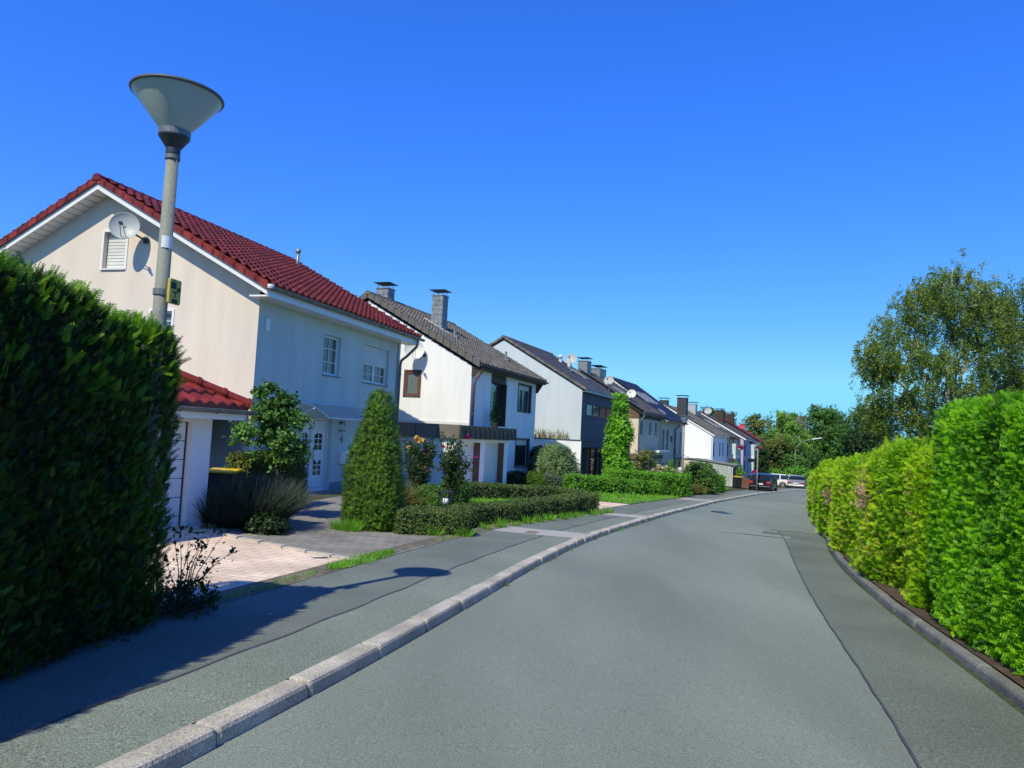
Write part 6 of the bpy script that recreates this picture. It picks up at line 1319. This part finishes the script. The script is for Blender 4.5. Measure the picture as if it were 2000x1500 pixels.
# ------------------------------------------------------------------ shed, fence, bins
sx, sy = 19.55, 65.3; t = thing('garden_shed', 'weathered grey board shed with a sloping felt roof beside the street', 'shed', (sx, sy, -2.05), RZ(24.5)); W_ = 3.25
mb = MB(); n_ = 26
for i in range(n_):
    y0, y1 = W_ * i / n_, W_ * (i + 1) / n_ - .012; e = .012 * (i % 2); z0, z1 = 2.02 + .34 * y0 / W_, 2.02 + .34 * y1 / W_
    mb.prism([(y0, 0), (y1, 0), (y1, z1), (y0, z0)], 'x', -e, .03)
mb.build('boards', 'wood_grey', t)
mb = MB(); mb.poly([(0.02, -.001, 0), (2.6, -.001, 0), (2.6, -.001, 2.0), (.02, -.001, 2.0)]); mb.box((0.035, 0, 0), (2.6, W_, 2.0)); mb.build('side_wall', 'wood_dark', t)
mb = MB(); mb.prism([(-.35, 1.98), (W_ + .1, 2.36), (W_ + .1, 2.44), (-.35, 2.06)], 'x', -.12, 2.7); mb.build('roof', 'shed_roof', t)
mb = MB(); mb.tube([(.0, -.3, 1.96), (.0, -.06, 1.8), (.0, -.05, 0)], .035, 6); mb.build('downpipe', 'pvc', t)
def wheelie(label, x, y, z, rz, lid, sc=1.):
    t = thing('wheelie_bin', label, 'bin', (x, y, z), rz, 'bins with yellow lids'); q = sc
    mb = MB(); a, b = .24 * q, .29 * q; n = len(mb.v)
    mb.v += [(-a, -a, .06), (a, -a, .06), (a, a, .06), (-a, a, .06), (-b, -b, .92 * q), (b, -b, .92 * q), (b, b + .06, .92 * q), (-b, b + .06, .92 * q)]
    mb.f += [(0, 3, 2, 1), (0, 1, 5, 4), (1, 2, 6, 5), (2, 3, 7, 6), (3, 0, 4, 7), (4, 5, 6, 7)]; mb.build('body', 'binblack', t, bevel=.02)
    mb = MB(); mb.prism([(-b - .03, .925 * q), (b + .12, .925 * q), (b + .10, 1.0 * q), (-b - .02, .97 * q)], 'x', -b - .03, b + .03); mb.build('lid', lid, t, bevel=.015)
    mb = MB(); mb.tube([(-b, b + .13, .93 * q), (b, b + .13, .93 * q)], .02, 6); mb.build('handle', 'binblack', t)
    for sg in (-1, 1): mb = MB(); mb.lathe([(0, -.03), (.09, -.03), (.1, 0), (.09, .03), (0, .03)], 14, (sg * (a + .02), a + .02, .1), (1, 0, 0)); mb.build('wheel', 'black', t)
wheelie('black wheelie bin with yellow lid standing between shed and brown fence', 19.5, 63.4, -1.89, .2, 'binyellow')
wheelie('dark bin with yellow lid in the shaded passage beside the garage', -5.28, 13.9, Z(-5.28, 13.9), .1, 'binyellow', .85)
t = thing('board_fence', 'short reddish brown board fence between bin and gate post', 'fence', (20.05, 64.4, -1.98), -.02)
mb = MB()
for i in range(8): mb.box((i * .13, 0, .02), (i * .13 + .12, .025, .92 - .01 * (i % 2)))
mb.build('boards', 'wood_brown', t)
mb = MB(); mb.box((0, .03, .2), (1.04, .07, .28)); mb.box((0, .03, .7), (1.04, .07, .78)); mb.build('rails', 'wood_brown', t)
t = thing('gate_post', 'pale square gate post right of the brown fence', 'post', (21.25, 64.4, -1.98)); mb = MB(); mb.box((-.09, -.09, 0), (.09, .09, .9)); mb.build('shaft', 'cream2', t); mb = MB(); mb.prism([(-.11, .9), (.11, .9), (.11, .94), (0, .98), (-.11, .94)], 'y', -.11, .11); mb.build('cap', 'stone', t)
ball('shrub', 'dark clipped shrub right of the pale gate post', 21.75, 65.2, .2, 1.0, LV3, .14, 'dark', 260)
t = thing('board_fence', 'low pale grey board fence behind the silver car', 'fence', (33.9, 93.5, -3.0), -.05)
mb = MB()
for i in range(18): mb.box((i * .16, 0, .05), (i * .16 + .15, .03, 1.45 - .012 * (i % 2)))
mb.build('boards', 'wood_grey', t); mb = MB(); mb.box((0, .035, .4), (2.9, .08, .5)); mb.box((0, .035, 1.1), (2.9, .08, 1.2)); mb.build('rails', 'wood_grey', t)
def trough(label, P, rz, w_, leafs, n, gr='flower boxes on the balconies', size=.16):
    t = thing('flower_box', label, 'flower box', tuple(P), rz, gr); mb = MB(); n0 = len(mb.v); mb.prism([(-.10, -.2), (.10, -.2), (.13, 0), (-.13, 0)], 'x', -w_ / 2, w_ / 2); mb.build('trough', 'terracotta', t)
    for k, lf in enumerate(leafs):
        P_ = RNG.uniform(-1, 1, (n, 3)) * [w_ / 2, .16, .14] + [0, -.04, .10]; foliage('flowers' if k else 'leaves', P_, RNG.normal(0, 1, (n, 3)) + UPV * .5, LV3 if not k else T_leaves(2, 1, .5), size, lf, t)
a7 = lambda x, y, z: hpos(O6, Y6, x, y, z)
trough('flower box with pink and red flowers on the balcony left of the lilac wall', a7(13.3, -.92, 1.45), RZ(Y6), 2.6, ['dark', 'pinkp', 'redp'], 60, size=.12)
trough('flower box with red flowers on the balcony beside the end house', a7(23.9, -1.55, 1.45), RZ(Y6), 3.2, ['dark', 'redp'], 70, size=.12)
ball('potted_flowers', 'magenta flowering plant at the ground floor terrace of the lilac house', 26.6, 80.4, .26, .40, T_leaves(2, 1, .5), .14, 'pinkp', 90, cat='flowers', z=-1.35)
p_ = hpos(O2, Y2, 1.75, -.45, 1.92); t = thing('potted_conifer', 'small potted pine on the flat roof in front of the balcony door', 'plant', tuple(p_)); mb = MB(); mb.lathe([(0, 0), (.13, 0), (.17, .22), (.15, .22), (0, .2)], 14); mb.build('pot', 'brown', t)
P = RNG.normal(0, 1, (170, 3)); P /= np.linalg.norm(P, axis=1, keepdims=True); foliage('foliage', P * [.25, .25, .26] * RNG.uniform(.3, 1, (170, 1)) + [0, 0, .48], P + UPV * .3, ND, .16, 'thuja', t, base=.2); foliage('shoots', np.tile([0, 0, .7], (14, 1)) + RNG.normal(0, .05, (14, 3)), np.tile(UPV, (14, 1)), ND, .28, 'thuja', t, jit=.2, base=.2)

# ------------------------------------------------------------------ cars
paint_black = mat('black car paint', (.012, .014, .022), .22, .1, 3, spec=.6); paint_white = mat('white car paint', (.78, .78, .77), .25, .03, 3, spec=.5); paint_silver = mat('silver car paint', (.32, .34, .37), .28, .05, 3, spec=.5, metal=.35)
redlamp = mat('tail lamp', (.42, .02, .03), .2, .2, 12, spec=.6); plate_m = mat('number plate', (.72, .72, .70), .4, .05, 8); tyre = mat('tyre', (.015, .015, .016), .85, .2, 20); rim = mat('alloy rim', (.42, .43, .45), .35, .1, 9, metal=.7)
carglass = mat('car glass', (.015, .02, .022), .04, .2, 3, spec=.8)
def car(label, x, y, z, yaw, L_, W_, paint, top, belt=.92, zb=.20, group=None, nose=.62):
    """top: [(x, z)] roof line from the rear bumper (x=0) to the nose"""
    t = thing('parked_car', label, 'car', (x, y, z), RZ(yaw)); c0 = -L_ / 2
    xs = sorted(set([0, .04, .12, .25, .45, .7, .95, 1.3, 1.7, 2.1, 2.5, 2.8, 3.1, 3.4, L_ - .45, L_ - .2, L_ - .06, L_] + [q[0] for q in top])); xs = [q for q in xs if 0 <= q <= L_]
    tp = lambda q: float(np.interp(q, [a[0] for a in top], [a[1] for a in top]))
    def wid(q): return W_ / 2 * (1 - .10 * max(0, 1 - q / .35) ** 2 - .16 * max(0, 1 - (L_ - q) / .6) ** 2)
    mb = MB(); gl = MB(); k = 15; rings = []
    for q in xs:
        w_ = wid(q); zt = tp(q); b = min(belt, zt - .01); cab = max(0, zt - b); ins = .80 if cab > .1 else .93
        lo = zb + .12 * max(0, 1 - q / .3) + .08 * max(0, 1 - (L_ - q) / .4)
        half = [(w_ * .86, lo), (w_ * .97, lo + .08), (w_, lo + .25), (w_, .62 * b + .1), (w_ * .97, b), (w_ * (ins + .02), b + cab * .88), (w_ * ins * .82, zt - .01 * (cab > .1)), (0, zt + .012)]
        rings.append([(c0 + q, a, h) for a, h in half] + [(c0 + q, -a, h) for a, h in half[-2::-1]])
    for i in range(len(xs) - 1):
        xm = .5 * (xs[i] + xs[i + 1]); cabm = tp(xm) - belt; slope = abs(tp(xs[i + 1]) - tp(xs[i])) / (xs[i + 1] - xs[i])
        for j in range(14):
            f_ = (rings[i][j], rings[i][j + 1], rings[i + 1][j + 1], rings[i + 1][j]); side = j in (4, 9) and cabm > .18; sl_ = j in (5, 6, 7, 8) and slope > .33 and cabm > .06
            (gl if side or sl_ else mb).quad(*f_)
    mb.poly(rings[0]); mb.poly(rings[-1][::-1])
    for p_ in (0,): pass
    mb.build('body', paint, t); gl.build('windows', carglass, t)
    pb = MB()                                                   # pillars between the side windows
    for q in (1.0, 2.0):
        for sg in (-1, 1): w_ = wid(q); zt = tp(q); pb.quad((c0 + q - .04, sg * (w_ * .97 + .004), belt), (c0 + q + .06, sg * (w_ * .97 + .004), belt), (c0 + q + .06, sg * (w_ * .82 + .006), belt + (zt - belt) * .88), (c0 + q - .04, sg * (w_ * .82 + .006), belt + (zt - belt) * .88))
    pb.build('pillars', paint, t)
    for q in (.72, L_ - .85):
        for sg in (-1, 1):
            mb = MB(); mb.lathe([(.18, -.1), (.30, -.1), (.315, -.06), (.315, .06), (.30, .1), (.18, .1)], 24, (c0 + q, sg * (W_ / 2 - .09), .315), (0, 1, 0)); w2 = mb.build('wheel', tyre, t, smooth=False)
            mb = MB(); [mb.lathe([(.0, sg * .085), (.05, sg * .085), (.19, sg * .09), (.20, sg * .06)], 20, (c0 + q, sg * (W_ / 2 - .09), .315), (0, 1, 0))]; mb.build('rim', rim, w2)
            ab = MB(); ab.lathe([(.325, -.02), (.37, -.02), (.37, .115), (.325, .115)], 24, (c0 + q, sg * (W_ / 2 - .105) - (.0 if sg > 0 else .095), .325), (0, 1, 0)); ab.build('arch', 'black', w2)
    for sg in (-1, 1):
        mb = MB(); mb.box((c0 - .02, sg * W_ * .29, .66), (c0 + .22, sg * W_ * .462, .86)); mb.build('tail_light', redlamp, t, bevel=.02)
        mb = MB(); mb.box((c0 + L_ - .25, sg * W_ * .26, .58), (c0 + L_ - .03, sg * W_ * .41, .70)); mb.build('headlight', 'pane', t, bevel=.02)
        mb = MB(); mb.box((c0 + 2.72, sg * (W_ / 2 - .02), .93), (c0 + 2.86, sg * (W_ / 2 + .15), 1.05)); mb.build('wing_mirror', paint, t, bevel=.02)
    mb = MB(); mb.box((c0 - .035, -W_ * .44, .34), (c0 + .12, W_ * .44, .50)); mb.build('bumper', paint, t, bevel=.03)
    mb = MB(); mb.box((c0 - .045, -.26, .60), (c0 - .02, .26, .715)); mb.build('number_plate', plate_m, t)
    mb = MB(); mb.box((c0 + .05, -W_ * .40, .18), (c0 + L_ - .1, W_ * .40, .32)); mb.build('underside', 'black', t)
    return t
cy_ = lambda x, y: gz(x, y) + .0
car('black hatchback parked with its rear towards us, half on the left pavement', 20.75, 60.6, gz(20.75, 60.6) + .05, 27, 4.05, 1.76, paint_black, [(0, .95), (.10, 1.0), (.62, 1.36), (1.2, 1.45), (1.9, 1.46), (2.5, 1.40), (3.2, .98), (3.7, .86), (4.05, .62)])
car('white estate car seen from the side in a driveway beyond the black car', 28.9, 82.6, gz(28.9, 82.6) + .0, -64, 4.45, 1.8, paint_white, [(0, .95), (.06, 1.02), (.45, 1.40), (1.0, 1.47), (2.0, 1.47), (2.6, 1.40), (3.35, .98), (4.0, .85), (4.45, .6)])
car('silver saloon parked beyond the black car, half hidden by the golden hedge', 30.9, 79.6, gz(30.9, 79.6), 26, 4.4, 1.76, paint_silver, [(0, .92), (.15, .98), (.75, 1.0), (1.35, 1.36), (1.9, 1.42), (2.4, 1.38), (3.15, .98), (3.9, .86), (4.4, .6)])

# ------------------------------------------------------------------ person behind the hedge
def skin_mesh(name, verts, edges, radii, root, mt, parent, lev=2):
    me = bpy.data.meshes.new(name); me.from_pydata(verts, edges, []); o = bpy.data.objects.new(name, me); link(o, parent)
    sk = o.modifiers.new('skin', 'SKIN'); me.skin_vertices[0] if me.skin_vertices else None
    lay = me.skin_vertices[0].data
    for i, r in enumerate(radii): lay[i].radius = (r if isinstance(r, tuple) else (r, r)); lay[i].use_root = (i == root)
    sb = o.modifiers.new('sub', 'SUBSURF'); sb.levels = lev; sb.render_levels = lev; me.materials.append(MT[mt]); return o
px_, py_ = 10.98, 47.2; pz = Z(px_, py_); t = thing('person', 'person in a pale top standing in the front garden behind the clipped hedge', 'person', (px_, py_, pz), R(150))
def stick(name, chains, mt, lev=2):
    V = []; E = []; Rr = []
    for ch in chains:
        pr = None
        for (p, r) in ch:
            if isinstance(p, int): pr = p; continue
            V.append(p); Rr.append(r); i = len(V) - 1
            if pr is not None: E.append((pr, i))
            pr = i
    return skin_mesh(name, V, E, Rr, 0, mt, t, lev)
body_ch = [[((0, 0, .92), (.15, .11)), ((0, 0, 1.12), (.13, .10)), ((0, 0, 1.32), (.15, .10)), ((0, 0, 1.42), (.09, .07)), ((0, .01, 1.50), (.052, .052)), ((0, .02, 1.58), (.075, .085)), ((0, .02, 1.66), (.078, .092)), ((0, .01, 1.73), (.05, .06))]]
for sg in (-1, 1):
    body_ch.append([(2, 0), ((sg * .18, 0, 1.36), .055), ((sg * .24, .01, 1.12), .042), ((sg * .22, .10, .90), .034), ((sg * .20, .14, .82), (.02, .035))])
    for kf, (fx, fl) in enumerate(((-.024, .055), (-.008, .065), (.008, .062), (.022, .05))): body_ch.append([(8 + 4 + (4 + 3 * 4 + 2) * (0 if sg < 0 else 1) - 1, 0), ((sg * .20 + fx, .155, .79), .0085), ((sg * .20 + fx, .16, .79 - fl * .6), .008), ((sg * .20 + fx, .155, .79 - fl), .007)])
    body_ch.append([(11 + 18 * (0 if sg < 0 else 1), 0), ((sg * .17, .16, .81), .009), ((sg * .165, .17, .77), .008)])
    body_ch.append([(0, 0), ((sg * .09, 0, .80), .085), ((sg * .10, .01, .47), .058), ((sg * .10, -.01, .10), .04), ((sg * .10, .10, .04), (.04, .03))])
try:
    stick('body', body_ch, 'skin')
except Exception as ex:
    print('person', ex)
mb = MB(); mb.lathe([(.17, 1.0), (.155, 1.12), (.165, 1.3), (.14, 1.42), (.07, 1.46)], 20); [mb.tube([(sg * .12, 0, 1.40), (sg * .19, 0, 1.34), (sg * .225, .005, 1.2)], [.075, .07, .06], 12) for sg in (-1, 1)]; mb.build('shirt', 'shirt', t, smooth=True)
mb = MB(); [mb.tube([(sg * .07, 0, 1.02), (sg * .09, 0, .8), (sg * .10, .01, .47), (sg * .10, -.01, .08)], [.13, .10, .075, .065], 14) for sg in (-1, 1)]; mb.build('trousers', 'trousers', t, smooth=True)
mb = MB(); mb.lathe([(.085, 1.60), (.098, 1.66), (.09, 1.72), (.05, 1.765), (0, 1.775)], 18, (0, -.005, 0)); mb.lathe([(.06, 1.50), (.085, 1.55), (.09, 1.62)], 18, (0, -.03, 0)); mb.build('hair', 'hair', t, smooth=True)
mb = MB(); mb.lathe([(0, -.01), (.012, 0), (.006, .02), (0, .022)], 8, (0, .105, 1.625), (0, 1, 0)); mb.build('nose', 'skin', t, smooth=True)
for sg in (-1, 1): mb = MB(); mb.lathe([(0, -.008), (.009, 0), (0, .008)], 8, (sg * .03, .098, 1.655), (0, 1, 0)); mb.build('eye', 'black', t, smooth=True)
for sg in (-1, 1): mb = MB(); mb.lathe([(0, -.01), (.018, 0), (.02, .01), (0, .012)], 8, (sg * .085, .015, 1.64), (sg, 0, 0)); mb.build('ear', 'skin', t, smooth=True)
mb = MB(); mb.tube([(-.022, .095, 1.592), (0, .103, 1.590), (.022, .095, 1.592)], [.003, .006, .003], 6); mb.build('mouth', 'brown2', t)
